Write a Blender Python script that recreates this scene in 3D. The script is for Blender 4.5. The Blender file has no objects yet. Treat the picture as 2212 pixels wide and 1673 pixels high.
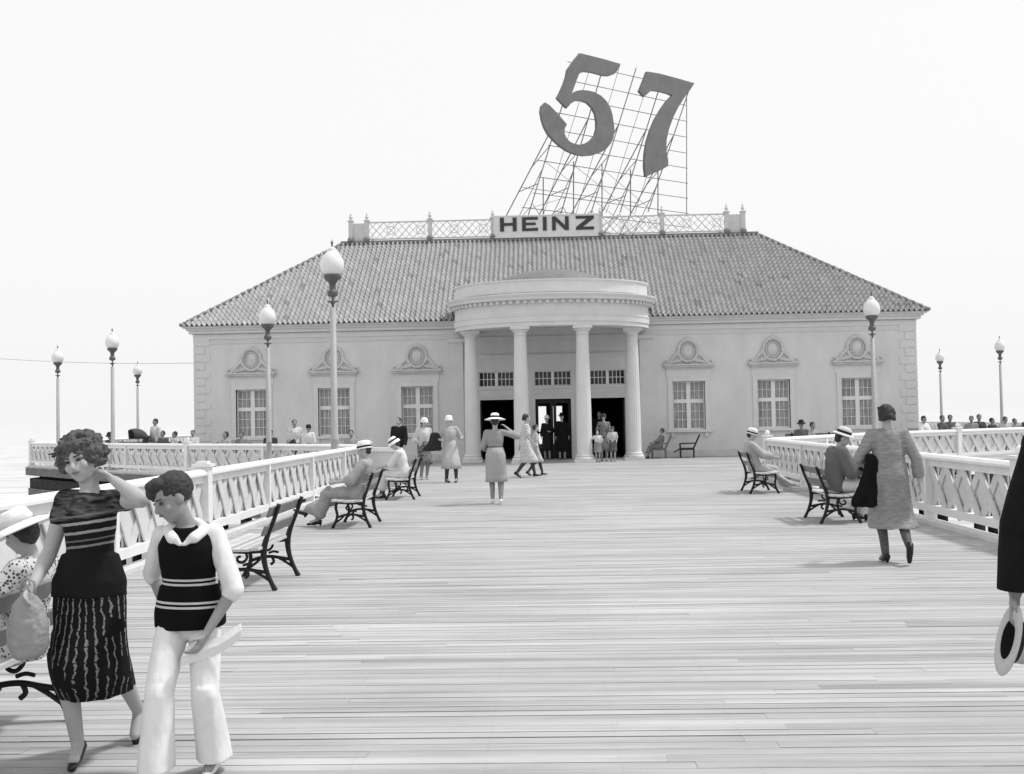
import bpy, bmesh, math, random
from mathutils import Vector, Matrix, noise
PI = math.pi
R = math.radians
random.seed(7)
scene = bpy.context.scene
COL = scene.collection

# ------------------------------------------------------------------ camera
CAM_H = 1.56
FPX = 2300.0                     # focal length in units of a 2212 px wide frame
ROLL = 0.0185
_yaw = math.atan(0.03165)
_pitch = math.atan(0.0289)
_f = Vector((-math.sin(_yaw) * math.cos(_pitch), math.cos(_yaw) * math.cos(_pitch), math.sin(_pitch))).normalized()
_r0 = _f.cross(Vector((0, 0, 1))).normalized()
_u0 = _r0.cross(_f).normalized()
_u = _u0 * math.cos(ROLL) + _r0 * math.sin(ROLL)
_r = _r0 * math.cos(ROLL) - _u0 * math.sin(ROLL)
cam_data = bpy.data.cameras.new("camera")
cam = bpy.data.objects.new("camera", cam_data)
COL.objects.link(cam)
cam_data.sensor_width = 36.0
cam_data.lens = FPX / 2212.0 * 36.0
cam_data.clip_start = 0.1
cam_data.clip_end = 12000.0
M3 = Matrix((_r, _u, -_f)).transposed()
cam.matrix_world = Matrix.Translation((0, 0, CAM_H)) @ M3.to_4x4()
scene.camera = cam

# ------------------------------------------------------------------ world, sun, exposure
SUN_EL, SUN_AZ = 60.0, 78.0      # azimuth measured from +Y towards +X
world = bpy.data.worlds.new("World")
scene.world = world
world.use_nodes = True
wn, wl = world.node_tree.nodes, world.node_tree.links
wn.clear()
w_out = wn.new('ShaderNodeOutputWorld')
w_bg = wn.new('ShaderNodeBackground')
w_sky = wn.new('ShaderNodeTexSky')
w_sky.sky_type = 'NISHITA'
w_sky.sun_disc = False
w_sky.sun_elevation = R(SUN_EL)
w_sky.sun_rotation = R(SUN_AZ)
w_sky.air_density = 2.0
w_sky.dust_density = 6.0
w_bw = wn.new('ShaderNodeRGBToBW')           # the photograph is black and white
w_over = wn.new('ShaderNodeMixRGB')          # high thin overcast whitens the whole sky
w_over.inputs['Fac'].default_value = 0.88
w_over.inputs['Color2'].default_value = (9.7, 9.7, 9.7, 1)
w_bg.inputs['Strength'].default_value = 0.1
wl.new(w_sky.outputs[0], w_bw.inputs[0])
wl.new(w_bw.outputs[0], w_over.inputs['Color1'])
wl.new(w_over.outputs[0], w_bg.inputs['Color'])
wl.new(w_bg.outputs[0], w_out.inputs['Surface'])

sun_d = bpy.data.lights.new("sun", 'SUN')
sun_d.energy = 2.6
sun_d.angle = R(7)
sun_d.color = (1.0, 1.0, 1.0)
sun = bpy.data.objects.new("sun", sun_d)
COL.objects.link(sun)
_sd = Vector((math.sin(R(SUN_AZ)) * math.cos(R(SUN_EL)), math.cos(R(SUN_AZ)) * math.cos(R(SUN_EL)), math.sin(R(SUN_EL))))
sun.rotation_euler = _sd.to_track_quat('Z', 'Y').to_euler()
sun.location = _sd * 60
scene.view_settings.view_transform = 'Standard'
scene.view_settings.look = 'None'
scene.view_settings.exposure = 0.10
scene.view_settings.gamma = 1.0
scene.render.resolution_x = 1024
scene.render.resolution_y = 774

# ------------------------------------------------------------------ measuring helpers
def ray(x, y):
    return (_f * FPX + _r * (x - 1106.0) - _u * (y - 836.5)).normalized()

def ground(x, y, z=0.0):
    d = ray(x, y)
    t = (z - CAM_H) / d.z
    return Vector((0, 0, CAM_H)) + d * t

def atY(x, y, Y):
    d = ray(x, y)
    return Vector((0, 0, CAM_H)) + d * (Y / d.y)

# ------------------------------------------------------------------ materials
MATS = {}
def mat(name, g, rough=0.75, var=0.12, scale=6.0, bump=0.0, bscale=None, spec=0.3, stretch=None, tone=False, metal=0.0, coords='Object'):
    if name in MATS:
        return MATS[name]
    m = bpy.data.materials.new(name)
    m.use_nodes = True
    n, l = m.node_tree.nodes, m.node_tree.links
    b = n['Principled BSDF']
    b.inputs['Roughness'].default_value = rough
    b.inputs['Specular IOR Level'].default_value = spec
    b.inputs['Metallic'].default_value = metal
    tc = n.new('ShaderNodeTexCoord')
    mp = n.new('ShaderNodeMapping')
    mp.inputs['Scale'].default_value = stretch or (1, 1, 1)
    l.new(tc.outputs[coords], mp.inputs['Vector'])
    nz = n.new('ShaderNodeTexNoise')
    nz.inputs['Scale'].default_value = scale
    nz.inputs['Detail'].default_value = 6.0
    nz.inputs['Roughness'].default_value = 0.65
    l.new(mp.outputs[0], nz.inputs['Vector'])
    mr = n.new('ShaderNodeMapRange')
    mr.inputs['From Min'].default_value = 0.25
    mr.inputs['From Max'].default_value = 0.75
    mr.inputs['To Min'].default_value = g * (1 - var)
    mr.inputs['To Max'].default_value = g * (1 + var)
    l.new(nz.outputs['Fac'], mr.inputs['Value'])
    src = mr.outputs[0]
    if tone:
        at = n.new('ShaderNodeAttribute')
        at.attribute_name = 'tone'
        mu = n.new('ShaderNodeMath')
        mu.operation = 'MULTIPLY'
        l.new(src, mu.inputs[0])
        l.new(at.outputs['Fac'], mu.inputs[1])
        src = mu.outputs[0]
    l.new(src, b.inputs['Base Color'])
    if bump:
        nb = n.new('ShaderNodeTexNoise')
        nb.inputs['Scale'].default_value = bscale or scale * 4
        nb.inputs['Detail'].default_value = 5.0
        l.new(mp.outputs[0], nb.inputs['Vector'])
        bp = n.new('ShaderNodeBump')
        bp.inputs['Strength'].default_value = bump
        bp.inputs['Distance'].default_value = 0.02
        l.new(nb.outputs['Fac'], bp.inputs['Height'])
        l.new(bp.outputs[0], b.inputs['Normal'])
    MATS[name] = m
    return m

def math_node(n, l, op, a, b=None, c=None):
    k = n.new('ShaderNodeMath')
    k.operation = op
    for i, v in enumerate((a, b, c)):
        if v is None:
            continue
        if isinstance(v, (int, float)):
            k.inputs[i].default_value = v
        else:
            l.new(v, k.inputs[i])
    return k.outputs[0]

def pattern_mat(name, dark, light, kind, **kw):
    """woven or printed patterns that belong to the cloth itself, in the garment's own coordinates"""
    if name in MATS:
        return MATS[name]
    m = bpy.data.materials.new(name)
    m.use_nodes = True
    n, l = m.node_tree.nodes, m.node_tree.links
    b = n['Principled BSDF']
    b.inputs['Roughness'].default_value = 0.9
    b.inputs['Specular IOR Level'].default_value = 0.1
    tc = n.new('ShaderNodeTexCoord')
    sp = n.new('ShaderNodeSeparateXYZ')
    l.new(tc.outputs['Object'], sp.inputs[0])
    nz = n.new('ShaderNodeTexNoise')
    nz.inputs['Scale'].default_value = kw.get('nscale', 30)
    nz.inputs['Detail'].default_value = 4
    l.new(tc.outputs['Object'], nz.inputs['Vector'])
    if kind == 'bands':
        acc = None
        tilt = kw.get('tilt', 0.0)
        zz = math_node(n, l, 'MULTIPLY_ADD', sp.outputs['X'], tilt, sp.outputs['Z'])
        zz = math_node(n, l, 'MULTIPLY_ADD', nz.outputs['Fac'], kw.get('jit', 0.004), zz)
        for (z0, hw, s) in kw['bands']:
            d = math_node(n, l, 'ABSOLUTE', math_node(n, l, 'SUBTRACT', zz, z0))
            v = math_node(n, l, 'MULTIPLY', math_node(n, l, 'LESS_THAN', d, hw), s)
            acc = v if acc is None else math_node(n, l, 'MAXIMUM', acc, v)
        if kw.get('mottle'):
            z0, s = kw['mottle']
            v = math_node(n, l, 'MULTIPLY', math_node(n, l, 'GREATER_THAN', zz, z0), s)
            wv = n.new('ShaderNodeTexNoise')
            wv.inputs['Scale'].default_value = 1.0
            wv.inputs['Detail'].default_value = 3
            mp = n.new('ShaderNodeMapping')
            mp.inputs['Scale'].default_value = (14, 14, 55)
            l.new(tc.outputs['Object'], mp.inputs[0])
            l.new(mp.outputs[0], wv.inputs['Vector'])
            q = n.new('ShaderNodeMapRange')
            q.inputs['From Min'].default_value = 0.38
            q.inputs['From Max'].default_value = 0.62
            l.new(wv.outputs['Fac'], q.inputs['Value'])
            v = math_node(n, l, 'MULTIPLY', v, q.outputs[0])
            acc = math_node(n, l, 'MAXIMUM', acc, v)
        fac = acc
    elif kind == 'vstripes':
        ang = math_node(n, l, 'ARCTAN2', sp.outputs['Y'], sp.outputs['X'])
        ang = math_node(n, l, 'MULTIPLY_ADD', nz.outputs['Fac'], 0.22, ang)
        fr = math_node(n, l, 'FRACT', math_node(n, l, 'MULTIPLY', ang, kw.get('n', 30) / (2 * PI)))
        s1 = math_node(n, l, 'LESS_THAN', fr, kw.get('w', 0.28))
        dz = math_node(n, l, 'FRACT', math_node(n, l, 'MULTIPLY', sp.outputs['Z'], kw.get('dz', 28)))
        s2 = math_node(n, l, 'LESS_THAN', math_node(n, l, 'MULTIPLY_ADD', nz.outputs['Fac'], 0.6, dz), 1.20)
        n2 = n.new('ShaderNodeTexNoise')
        n2.inputs['Scale'].default_value = 6
        l.new(tc.outputs['Object'], n2.inputs['Vector'])
        s3 = math_node(n, l, 'GREATER_THAN', n2.outputs['Fac'], 0.43)
        fac = math_node(n, l, 'MULTIPLY', math_node(n, l, 'MULTIPLY', s1, s2), s3)
    elif kind == 'spots':
        vo = n.new('ShaderNodeTexVoronoi')
        vo.inputs['Scale'].default_value = kw.get('vscale', 26)
        l.new(tc.outputs['Object'], vo.inputs['Vector'])
        fac = math_node(n, l, 'GREATER_THAN', math_node(n, l, 'MULTIPLY_ADD', nz.outputs['Fac'], 0.35, vo.outputs['Distance']), kw.get('t', 0.55))
    mx = n.new('ShaderNodeMixRGB')
    mx.inputs['Color1'].default_value = (dark, dark, dark, 1)
    mx.inputs['Color2'].default_value = (light, light, light, 1)
    l.new(fac, mx.inputs['Fac'])
    l.new(mx.outputs[0], b.inputs['Base Color'])
    MATS[name] = m
    return m

# ------------------------------------------------------------------ mesh helpers
class MB:
    def __init__(self):
        self.bm = bmesh.new()
        self.tone = None
    def tones(self):
        self.tone = self.bm.loops.layers.float_color.new('tone')
        return self
    def _t(self, faces, t):
        if self.tone is not None and t is not None:
            for f in faces:
                for lp in f.loops:
                    lp[self.tone] = (t, t, t, 1)
    def box(self, x0, x1, y0, y1, z0, z1, t=1.0, bottom=True):
        v = [self.bm.verts.new(p) for p in ((x0, y0, z0), (x1, y0, z0), (x1, y1, z0), (x0, y1, z0), (x0, y0, z1), (x1, y0, z1), (x1, y1, z1), (x0, y1, z1))]
        idx = [(4, 5, 6, 7), (0, 1, 5, 4), (1, 2, 6, 5), (2, 3, 7, 6), (3, 0, 4, 7)]
        if bottom:
            idx.append((3, 2, 1, 0))
        fs = [self.bm.faces.new([v[i] for i in q]) for q in idx]
        self._t(fs, t)
        return self
    def quad(self, pts, t=1.0):
        f = self.bm.faces.new([self.bm.verts.new(p) for p in pts])
        self._t([f], t)
        return self
    def bar(self, a, b, w, h=None, up=Vector((0, 0, 1)), t=1.0):
        """rectangular bar from a to b, w across, h along up"""
        h = h or w
        a, b = Vector(a), Vector(b)
        d = (b - a).normalized()
        s = d.cross(up)
        if s.length < 1e-4:
            s = d.cross(Vector((1, 0, 0)))
        s.normalize()
        u = s.cross(d).normalized()
        v = []
        for p in (a, b):
            for (i, j) in ((-1, -1), (1, -1), (1, 1), (-1, 1)):
                v.append(self.bm.verts.new(p + s * (i * w / 2) + u * (j * h / 2)))
        fs = [self.bm.faces.new([v[i] for i in q]) for q in ((3, 2, 1, 0), (4, 5, 6, 7), (0, 1, 5, 4), (1, 2, 6, 5), (2, 3, 7, 6), (3, 0, 4, 7))]
        self._t(fs, t)
        return self
    def tube(self, pts, rad, seg=8, closed=False):
        pts = [Vector(p) for p in pts]
        n = len(pts)
        if not isinstance(rad, (list, tuple)):
            rad = [rad] * n
        rings = []
        ref = None
        for i, p in enumerate(pts):
            if closed:
                d = pts[(i + 1) % n] - pts[i - 1]
            else:
                d = pts[min(i + 1, n - 1)] - pts[max(i - 1, 0)]
            d.normalize()
            if ref is None:
                ref = d.orthogonal().normalized()
            ref = (ref - d * ref.dot(d))
            if ref.length < 1e-5:
                ref = d.orthogonal()
            ref.normalize()
            s = d.cross(ref)
            rings.append([self.bm.verts.new(p + (ref * math.cos(2 * PI * k / seg) + s * math.sin(2 * PI * k / seg)) * rad[i]) for k in range(seg)])
        m = n if closed else n - 1
        for i in range(m):
            A, B = rings[i], rings[(i + 1) % n]
            for k in range(seg):
                self.bm.faces.new((A[k], A[(k + 1) % seg], B[(k + 1) % seg], B[k]))
        if not closed:
            self.bm.faces.new(rings[0][::-1])
            self.bm.faces.new(rings[-1])
        return self
    def lathe(self, prof, c=(0, 0, 0), seg=20, a0=0, a1=2 * PI, sx=1, sy=1):
        """profile [(r,z)] round a vertical axis"""
        full = abs(a1 - a0 - 2 * PI) < 1e-6
        cols = []
        ns = seg if full else seg + 1
        for k in range(ns):
            a = a0 + (a1 - a0) * k / seg
            cols.append([self.bm.verts.new((c[0] + r * sx * math.cos(a), c[1] + r * sy * math.sin(a), c[2] + z)) for r, z in prof])
        for k in range(seg):
            A, B = cols[k], cols[(k + 1) % ns]
            for i in range(len(prof) - 1):
                self.bm.faces.new((A[i], B[i], B[i + 1], A[i + 1]))
        return self
    def prism(self, poly, to3, th):
        """poly: 2d points, to3(p, depth) -> 3d"""
        a = [self.bm.verts.new(to3(p, 0.0)) for p in poly]
        b = [self.bm.verts.new(to3(p, th)) for p in poly]
        self.bm.faces.new(a)
        self.bm.faces.new(b[::-1])
        n = len(poly)
        for i in range(n):
            self.bm.faces.new((a[i], b[i], b[(i + 1) % n], a[(i + 1) % n]))
        return self
    def ball(self, c, r, seg=12, sz=1.0):
        prof = [(r * math.sin(PI * i / 8) + (1e-4 if i in (0, 8) else 0), -r * sz * math.cos(PI * i / 8)) for i in range(9)]
        return self.lathe(prof, c, seg)
    # --- solids used for bodies (all closed, merged later by a voxel remesh)
    def cap(self, p0, r0, p1, r1, seg=12, flat=1.0, side=None):
        p0, p1 = Vector(p0), Vector(p1)
        d = p1 - p0
        L = d.length
        if L < 1e-5:
            d = Vector((0, 0, 1)); L = 1e-5
        d.normalize()
        ref = side.copy() if side is not None else d.orthogonal()
        ref = (ref - d * ref.dot(d)).normalized()
        s = d.cross(ref)
        prof = []
        for i in range(4):
            a = PI / 2 * i / 3.5
            prof.append((-r0 * math.cos(a), r0 * math.sin(a) + (1e-4 if i == 0 else 0)))
        for i in range(3, -1, -1):
            a = PI / 2 * i / 3.5
            prof.append((L + r1 * math.cos(a), r1 * math.sin(a) + (1e-4 if i == 0 else 0)))
        rings = []
        for (t, r) in prof:
            rings.append([self.bm.verts.new(p0 + d * t + (ref * math.cos(2 * PI * k / seg) + s * (flat * math.sin(2 * PI * k / seg))) * r) for k in range(seg)])
        for i in range(len(rings) - 1):
            for k in range(seg):
                self.bm.faces.new((rings[i][k], rings[i][(k + 1) % seg], rings[i + 1][(k + 1) % seg], rings[i + 1][k]))
        self.bm.faces.new(rings[0][::-1])
        self.bm.faces.new(rings[-1])
        return self
    def ell(self, c, rx, ry, rz, rot=None, seg=14):
        rot = rot or Matrix.Identity(3)
        c = Vector(c)
        n = 9
        rings = []
        for i in range(n):
            a = PI * i / (n - 1)
            rr = max(math.sin(a), 1e-3)
            rings.append([self.bm.verts.new(c + rot @ Vector((rx * rr * math.cos(2 * PI * k / seg), ry * rr * math.sin(2 * PI * k / seg), -rz * math.cos(a)))) for k in range(seg)])
        for i in range(n - 1):
            for k in range(seg):
                self.bm.faces.new((rings[i][k], rings[i][(k + 1) % seg], rings[i + 1][(k + 1) % seg], rings[i + 1][k]))
        self.bm.faces.new(rings[0][::-1])
        self.bm.faces.new(rings[-1])
        return self
    def loft(self, rings_in, seg=24, fold=None):
        """rings_in: (center, rx, ry, side, fwd [, fold amplitude])"""
        rings = []
        for q in rings_in:
            c, rx, ry, sd, fw = q[:5]
            am = q[5] if len(q) > 5 else 0.0
            ring = []
            for k in range(seg):
                a = 2 * PI * k / seg
                w = 1.0
                if am and fold:
                    w += am * (math.cos(a * fold[0] + fold[1]) + 0.6 * math.cos(a * fold[2] + 1.3)) * 0.6
                ring.append(self.bm.verts.new(Vector(c) + sd * (rx * w * math.cos(a)) + fw * (ry * w * math.sin(a))))
            rings.append(ring)
        for i in range(len(rings) - 1):
            for k in range(seg):
                self.bm.faces.new((rings[i][k], rings[i][(k + 1) % seg], rings[i + 1][(k + 1) % seg], rings[i + 1][k]))
        self.bm.faces.new(rings[0][::-1])
        self.bm.faces.new(rings[-1])
        return self
    def build(self, name, material, parent=None, smooth=False, loc=None, rotz=None):
        bmesh.ops.recalc_face_normals(self.bm, faces=self.bm.faces[:])
        me = bpy.data.meshes.new(name)
        self.bm.to_mesh(me)
        self.bm.free()
        if smooth:
            me.polygons.foreach_set('use_smooth', [True] * len(me.polygons))
        me.materials.append(material)
        o = bpy.data.objects.new(name, me)
        COL.objects.link(o)
        if parent is not None:
            o.parent = parent
        if loc is not None:
            o.location = loc
        if rotz is not None:
            o.rotation_euler = (0, 0, rotz)
        return o

PENDING = []     # (object, wobble) - voxel-merged at the end in one go
def build_skin(mb, name, material, parent, vox, smooth=3, wob=None):
    o = mb.build(name, material, parent)
    r = o.modifiers.new('r', 'REMESH')
    r.mode = 'VOXEL'
    r.voxel_size = vox
    r.use_smooth_shade = True
    if smooth:
        s = o.modifiers.new('s', 'SMOOTH')
        s.factor = 0.5
        s.iterations = smooth
    PENDING.append((o, wob))
    return o

def flush_skins():
    dg = bpy.context.evaluated_depsgraph_get()
    dg.update()
    out = []
    for o, wob in PENDING:
        out.append(bpy.data.meshes.new_from_object(o.evaluated_get(dg), depsgraph=dg))
    for (o, wob), me in zip(PENDING, out):
        o.modifiers.clear()
        old = o.data
        nm = old.name
        if not me.materials:
            for mm in old.materials:
                me.materials.append(mm)
        o.data = me
        bpy.data.meshes.remove(old)
        me.name = nm
        if wob:
            am, sc = wob[:2]
            st = wob[2] if len(wob) > 2 else (1, 1, 1)
            seed = random.random() * 50
            nor = [v.normal.copy() for v in me.vertices]
            for v, nn in zip(me.vertices, nor):
                p = Vector((v.co.x * st[0], v.co.y * st[1], v.co.z * st[2])) * sc + Vector((seed, 0, 0))
                v.co += nn * (noise.noise(p) + 0.5 * noise.noise(p * 2.3)) * am
        me.polygons.foreach_set('use_smooth', [True] * len(me.polygons))
    PENDING.clear()

def tag(o, label=None, cat=None, group=None, kind=None):
    if label:
        o['label'] = label
    if cat:
        o['category'] = cat
    if group:
        o['group'] = group
    if kind:
        o['kind'] = kind
    return o

def empty(name, loc=(0, 0, 0), rotz=0.0):
    o = bpy.data.objects.new(name, None)
    COL.objects.link(o)
    o.location = loc
    o.rotation_euler = (0, 0, rotz)
    o.empty_display_size = 0.2
    return o

def copy_tree(o, parent=None):
    c = o.copy()
    COL.objects.link(c)
    c.parent = parent
    for ch in list(o.children):
        copy_tree(ch, c)
    return c
# ------------------------------------------------------------------ shared materials
m_deck = mat('deck_wood', 0.39, 0.8, 0.34, 1.6, 0.3, 10, 0.25, (0.22, 7, 7), tone=True)
def deck_details(m):
    n, l = m.node_tree.nodes, m.node_tree.links
    b = n['Principled BSDF']
    src = b.inputs['Base Color'].links[0].from_socket
    tc = n.new('ShaderNodeTexCoord')
    sp = n.new('ShaderNodeSeparateXYZ')
    l.new(tc.outputs['Object'], sp.inputs[0])
    fx = math_node(n, l, 'ABSOLUTE', math_node(n, l, 'SUBTRACT', math_node(n, l, 'FRACT', math_node(n, l, 'DIVIDE', sp.outputs['X'], 0.61)), 0.5))
    fy = math_node(n, l, 'FRACT', math_node(n, l, 'DIVIDE', math_node(n, l, 'ADD', sp.outputs['Y'], 3.5), 0.0475))
    fy = math_node(n, l, 'ABSOLUTE', math_node(n, l, 'SUBTRACT', fy, 0.5))
    nail = math_node(n, l, 'MULTIPLY', math_node(n, l, 'LESS_THAN', fx, 0.011), math_node(n, l, 'LESS_THAN', fy, 0.13))
    nz = n.new('ShaderNodeTexNoise')
    nz.inputs['Scale'].default_value = 0.55
    nz.inputs['Detail'].default_value = 7
    nz.inputs['Roughness'].default_value = 0.7
    mp = n.new('ShaderNodeMapping')
    mp.inputs['Scale'].default_value = (0.7, 1.6, 1)
    l.new(tc.outputs['Object'], mp.inputs[0])
    l.new(mp.outputs[0], nz.inputs['Vector'])
    st = n.new('ShaderNodeMapRange')
    st.inputs['From Min'].default_value = 0.35
    st.inputs['From Max'].default_value = 0.65
    st.inputs['To Min'].default_value = 0.86
    st.inputs['To Max'].default_value = 1.08
    l.new(nz.outputs['Fac'], st.inputs['Value'])
    v = math_node(n, l, 'MULTIPLY', src, st.outputs[0])
    v = math_node(n, l, 'MULTIPLY', v, math_node(n, l, 'MULTIPLY_ADD', nail, -0.10, 1.0))
    l.new(v, b.inputs['Base Color'])
deck_details(m_deck)
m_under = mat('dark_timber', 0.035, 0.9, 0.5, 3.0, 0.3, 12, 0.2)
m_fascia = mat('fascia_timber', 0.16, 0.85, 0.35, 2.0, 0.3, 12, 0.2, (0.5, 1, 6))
m_rail = mat('white_rail_paint', 0.74, 0.5, 0.08, 3.0, 0.15, 40, 0.35)
m_slat = mat('lattice_paint', 0.60, 0.6, 0.10, 4.0, 0.15, 40, 0.3)
m_wall = mat('stucco', 0.63, 0.9, 0.11, 1.1, 0.4, 30, 0.15, (1, 1, 0.45))
m_trim = mat('trim_plaster', 0.64, 0.85, 0.07, 2.5, 0.2, 30, 0.15)
m_col = mat('column_plaster', 0.66, 0.8, 0.06, 2.5, 0.15, 25, 0.2)
m_orn = mat('ornament_plaster', 0.57, 0.9, 0.15, 5.0, 0.3, 30, 0.15)
m_tile = mat('clay_tile', 0.40, 0.8, 0.14, 5.0, 0.2, 30, 0.25, tone=True)
m_tiledark = mat('ridge_tile', 0.22, 0.85, 0.3, 5.0, 0.2, 30, 0.2)
m_dome = mat('dome_metal', 0.16, 0.5, 0.2, 3.0, 0.1, 20, 0.4)
m_dark = mat('painted_hall_dark', 0.02, 0.9, 0.3, 2.0)  # near-black colour stands in for the darkness of the hall
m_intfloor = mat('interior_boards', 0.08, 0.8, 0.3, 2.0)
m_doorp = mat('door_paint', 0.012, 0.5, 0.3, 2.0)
m_frame = mat('sash_paint', 0.74, 0.55, 0.06, 4.0)
m_iron = mat('black_iron', 0.008, 0.5, 0.3, 20.0, 0.1, 60, 0.35)
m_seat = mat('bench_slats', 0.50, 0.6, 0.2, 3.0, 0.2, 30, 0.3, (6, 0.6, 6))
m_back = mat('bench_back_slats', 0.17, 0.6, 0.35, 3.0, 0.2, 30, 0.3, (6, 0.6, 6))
m_pole = mat('lamp_pole_paint', 0.36, 0.5, 0.08, 4.0)
m_lampiron = mat('lamp_iron', 0.11, 0.5, 0.3, 10.0)  # iron lightened to stand in for haze on the far lamps
m_globe = mat('opal_glass', 0.74, 0.15, 0.03, 3.0, spec=0.6)
m_sign = mat('sign_digit_paint', 0.165, 0.6, 0.18, 2.0, 0.1, 12, 0.3)
m_steel = mat('sign_steel', 0.22, 0.6, 0.3, 6.0, metal=0.2)
m_board = mat('sign_board_paint', 0.70, 0.6, 0.08, 4.0)
m_letter = mat('sign_letter_paint', 0.05, 0.6, 0.2, 4.0)
m_balus = mat('balustrade_paint', 0.58, 0.6, 0.1, 4.0)

# ------------------------------------------------------------------ sea
def make_sea():
    m = bpy.data.materials.new('sea_water')
    m.use_nodes = True
    n, l = m.node_tree.nodes, m.node_tree.links
    b = n['Principled BSDF']
    b.inputs['Base Color'].default_value = (0.60, 0.60, 0.60, 1)
    b.inputs['Roughness'].default_value = 0.25
    b.inputs['IOR'].default_value = 1.33
    tc = n.new('ShaderNodeTexCoord')
    mp = n.new('ShaderNodeMapping')
    mp.inputs['Scale'].default_value = (0.12, 0.5, 1)
    l.new(tc.outputs['Object'], mp.inputs[0])
    nz = n.new('ShaderNodeTexNoise')
    nz.inputs['Scale'].default_value = 1.0
    nz.inputs['Detail'].default_value = 7
    l.new(mp.outputs[0], nz.inputs['Vector'])
    bp = n.new('ShaderNodeBump')
    bp.inputs['Strength'].default_value = 0.35
    bp.inputs['Distance'].default_value = 0.25
    l.new(nz.outputs['Fac'], bp.inputs['Height'])
    l.new(bp.outputs[0], b.inputs['Normal'])
    cr = n.new('ShaderNodeMapRange')
    cr.inputs['From Min'].default_value = 0.35
    cr.inputs['From Max'].default_value = 0.7
    cr.inputs['To Min'].default_value = 0.40
    cr.inputs['To Max'].default_value = 0.66
    l.new(nz.outputs['Fac'], cr.inputs['Value'])
    l.new(cr.outputs[0], b.inputs['Base Color'])
    mb = MB()
    mb.quad([(-6000, -3000, -4.5), (6000, -3000, -4.5), (6000, 9000, -4.5), (-6000, 9000, -4.5)])
    tag(mb.build('sea', m), kind='structure')
make_sea()

# ------------------------------------------------------------------ pier deck, board by board
FL = [(-4.72, -4.0), (-4.72, 26.7), (-8.05, 29.45), (-11.0, 31.75), (-13.9, 34.35), (-20.3, 40.9), (-20.3, 64.0)]
FR = [(5.52, -4.0), (5.52, 26.0), (9.45, 30.6), (15.8, 34.6), (21.5, 38.0), (21.5, 64.0)]
def edge_at(line, y):
    for (a, b) in zip(line[:-1], line[1:]):
        if a[1] <= y <= b[1]:
            t = (y - a[1]) / (b[1] - a[1])
            return a[0] + (b[0] - a[0]) * t
    return line[-1][0]

def make_deck():
    rnd = random.Random(3)
    mb = MB().tones()
    W, G = 0.095, 0.006
    y = -3.5
    prev = 1.0
    while y < 63.8:
        ym = y + W / 2
        x0, x1 = edge_at(FL, ym), edge_at(FR, ym)
        w = W
        x = x0
        first = True
        rowt = 0.96 + 0.08 * rnd.random()
        rg = 2.2 if rnd.random() < 0.10 else (1.5 if rnd.random() < 0.2 else 1.0)
        while x < x1 - 0.01:
            L = (rnd.uniform(0.8, 4.2) if first else rnd.choice((3.6, 4.2, 4.8)))
            first = False
            xe = min(x + L, x1)
            if x1 - xe < 0.5:
                xe = x1
            t = rowt * (rnd.gauss(1.0, 0.045)) * (0.80 if rnd.random() < 0.05 else 1.0)
            dz = rnd.uniform(-0.0015, 0.0015)
            g = rg * G * rnd.choice((0.3, 0.4, 0.6, 0.9, 1.5))
            mb.box(x + 0.0005, xe - 0.0007, y + g * 0.5, y + w - g * 0.5, -0.045 + dz, dz, t, bottom=False)
            x = xe
        y += W
    d = mb.build('pier_deck', m_deck)
    tag(d, kind='structure')
    # timber carrying the boards
    mb = MB()
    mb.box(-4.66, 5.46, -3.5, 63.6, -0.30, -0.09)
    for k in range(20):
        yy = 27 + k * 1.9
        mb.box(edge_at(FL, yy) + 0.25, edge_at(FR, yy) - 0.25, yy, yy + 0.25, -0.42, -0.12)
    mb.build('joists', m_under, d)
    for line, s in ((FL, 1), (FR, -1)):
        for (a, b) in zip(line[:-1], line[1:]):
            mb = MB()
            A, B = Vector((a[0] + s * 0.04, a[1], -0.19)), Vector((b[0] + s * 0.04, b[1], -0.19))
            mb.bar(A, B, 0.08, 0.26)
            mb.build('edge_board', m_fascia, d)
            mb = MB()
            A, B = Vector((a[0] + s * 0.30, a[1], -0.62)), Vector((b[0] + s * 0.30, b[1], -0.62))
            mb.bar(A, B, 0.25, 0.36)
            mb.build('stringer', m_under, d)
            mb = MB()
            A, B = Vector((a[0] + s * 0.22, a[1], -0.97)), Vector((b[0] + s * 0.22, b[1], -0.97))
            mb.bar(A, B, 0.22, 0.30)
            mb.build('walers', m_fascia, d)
    # pilings under the wings; inner rows added to darken the inside of the pier
    mb = MB()
    for (a, b) in zip(FL[1:-1], FL[2:]):
        pass
    first = None
    for line, s in ((FL[1:-1], 1), (FR[1:-1], -1)):
        for (a, b) in zip(line[:-1], line[1:]):
            A, B = Vector(a), Vector(b)
            nn = max(1, int((B - A).length / 2.6))
            for i in range(nn):
                p = A.lerp(B, (i + 0.3) / nn)
                px, py = p.x + s * 0.32, p.y + 0.1
                if first is None:
                    mbp = MB()
                    mbp.lathe([(0.001, -5.2), (0.19, -5.2), (0.17, -3), (0.165, -1.13), (0.001, -1.12)], (0, 0, 0), 12)
                    first = mbp.build('piling', m_under, smooth=False)
                    o = first
                else:
                    o = first.copy()
                    COL.objects.link(o)
                o.location = (px, py, 0)
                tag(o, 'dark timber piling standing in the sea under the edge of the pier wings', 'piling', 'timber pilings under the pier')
                for k in (1, 2):
                    q = first.copy()
                    COL.objects.link(q)
                    q.location = (px + s * 0.5, py + 1.7 * k, 0)
                    tag(q, 'added timber piling farther under the pier wings, darkening the inside', 'piling', 'inner timber pilings added to darken under the pier')
make_deck()

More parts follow.
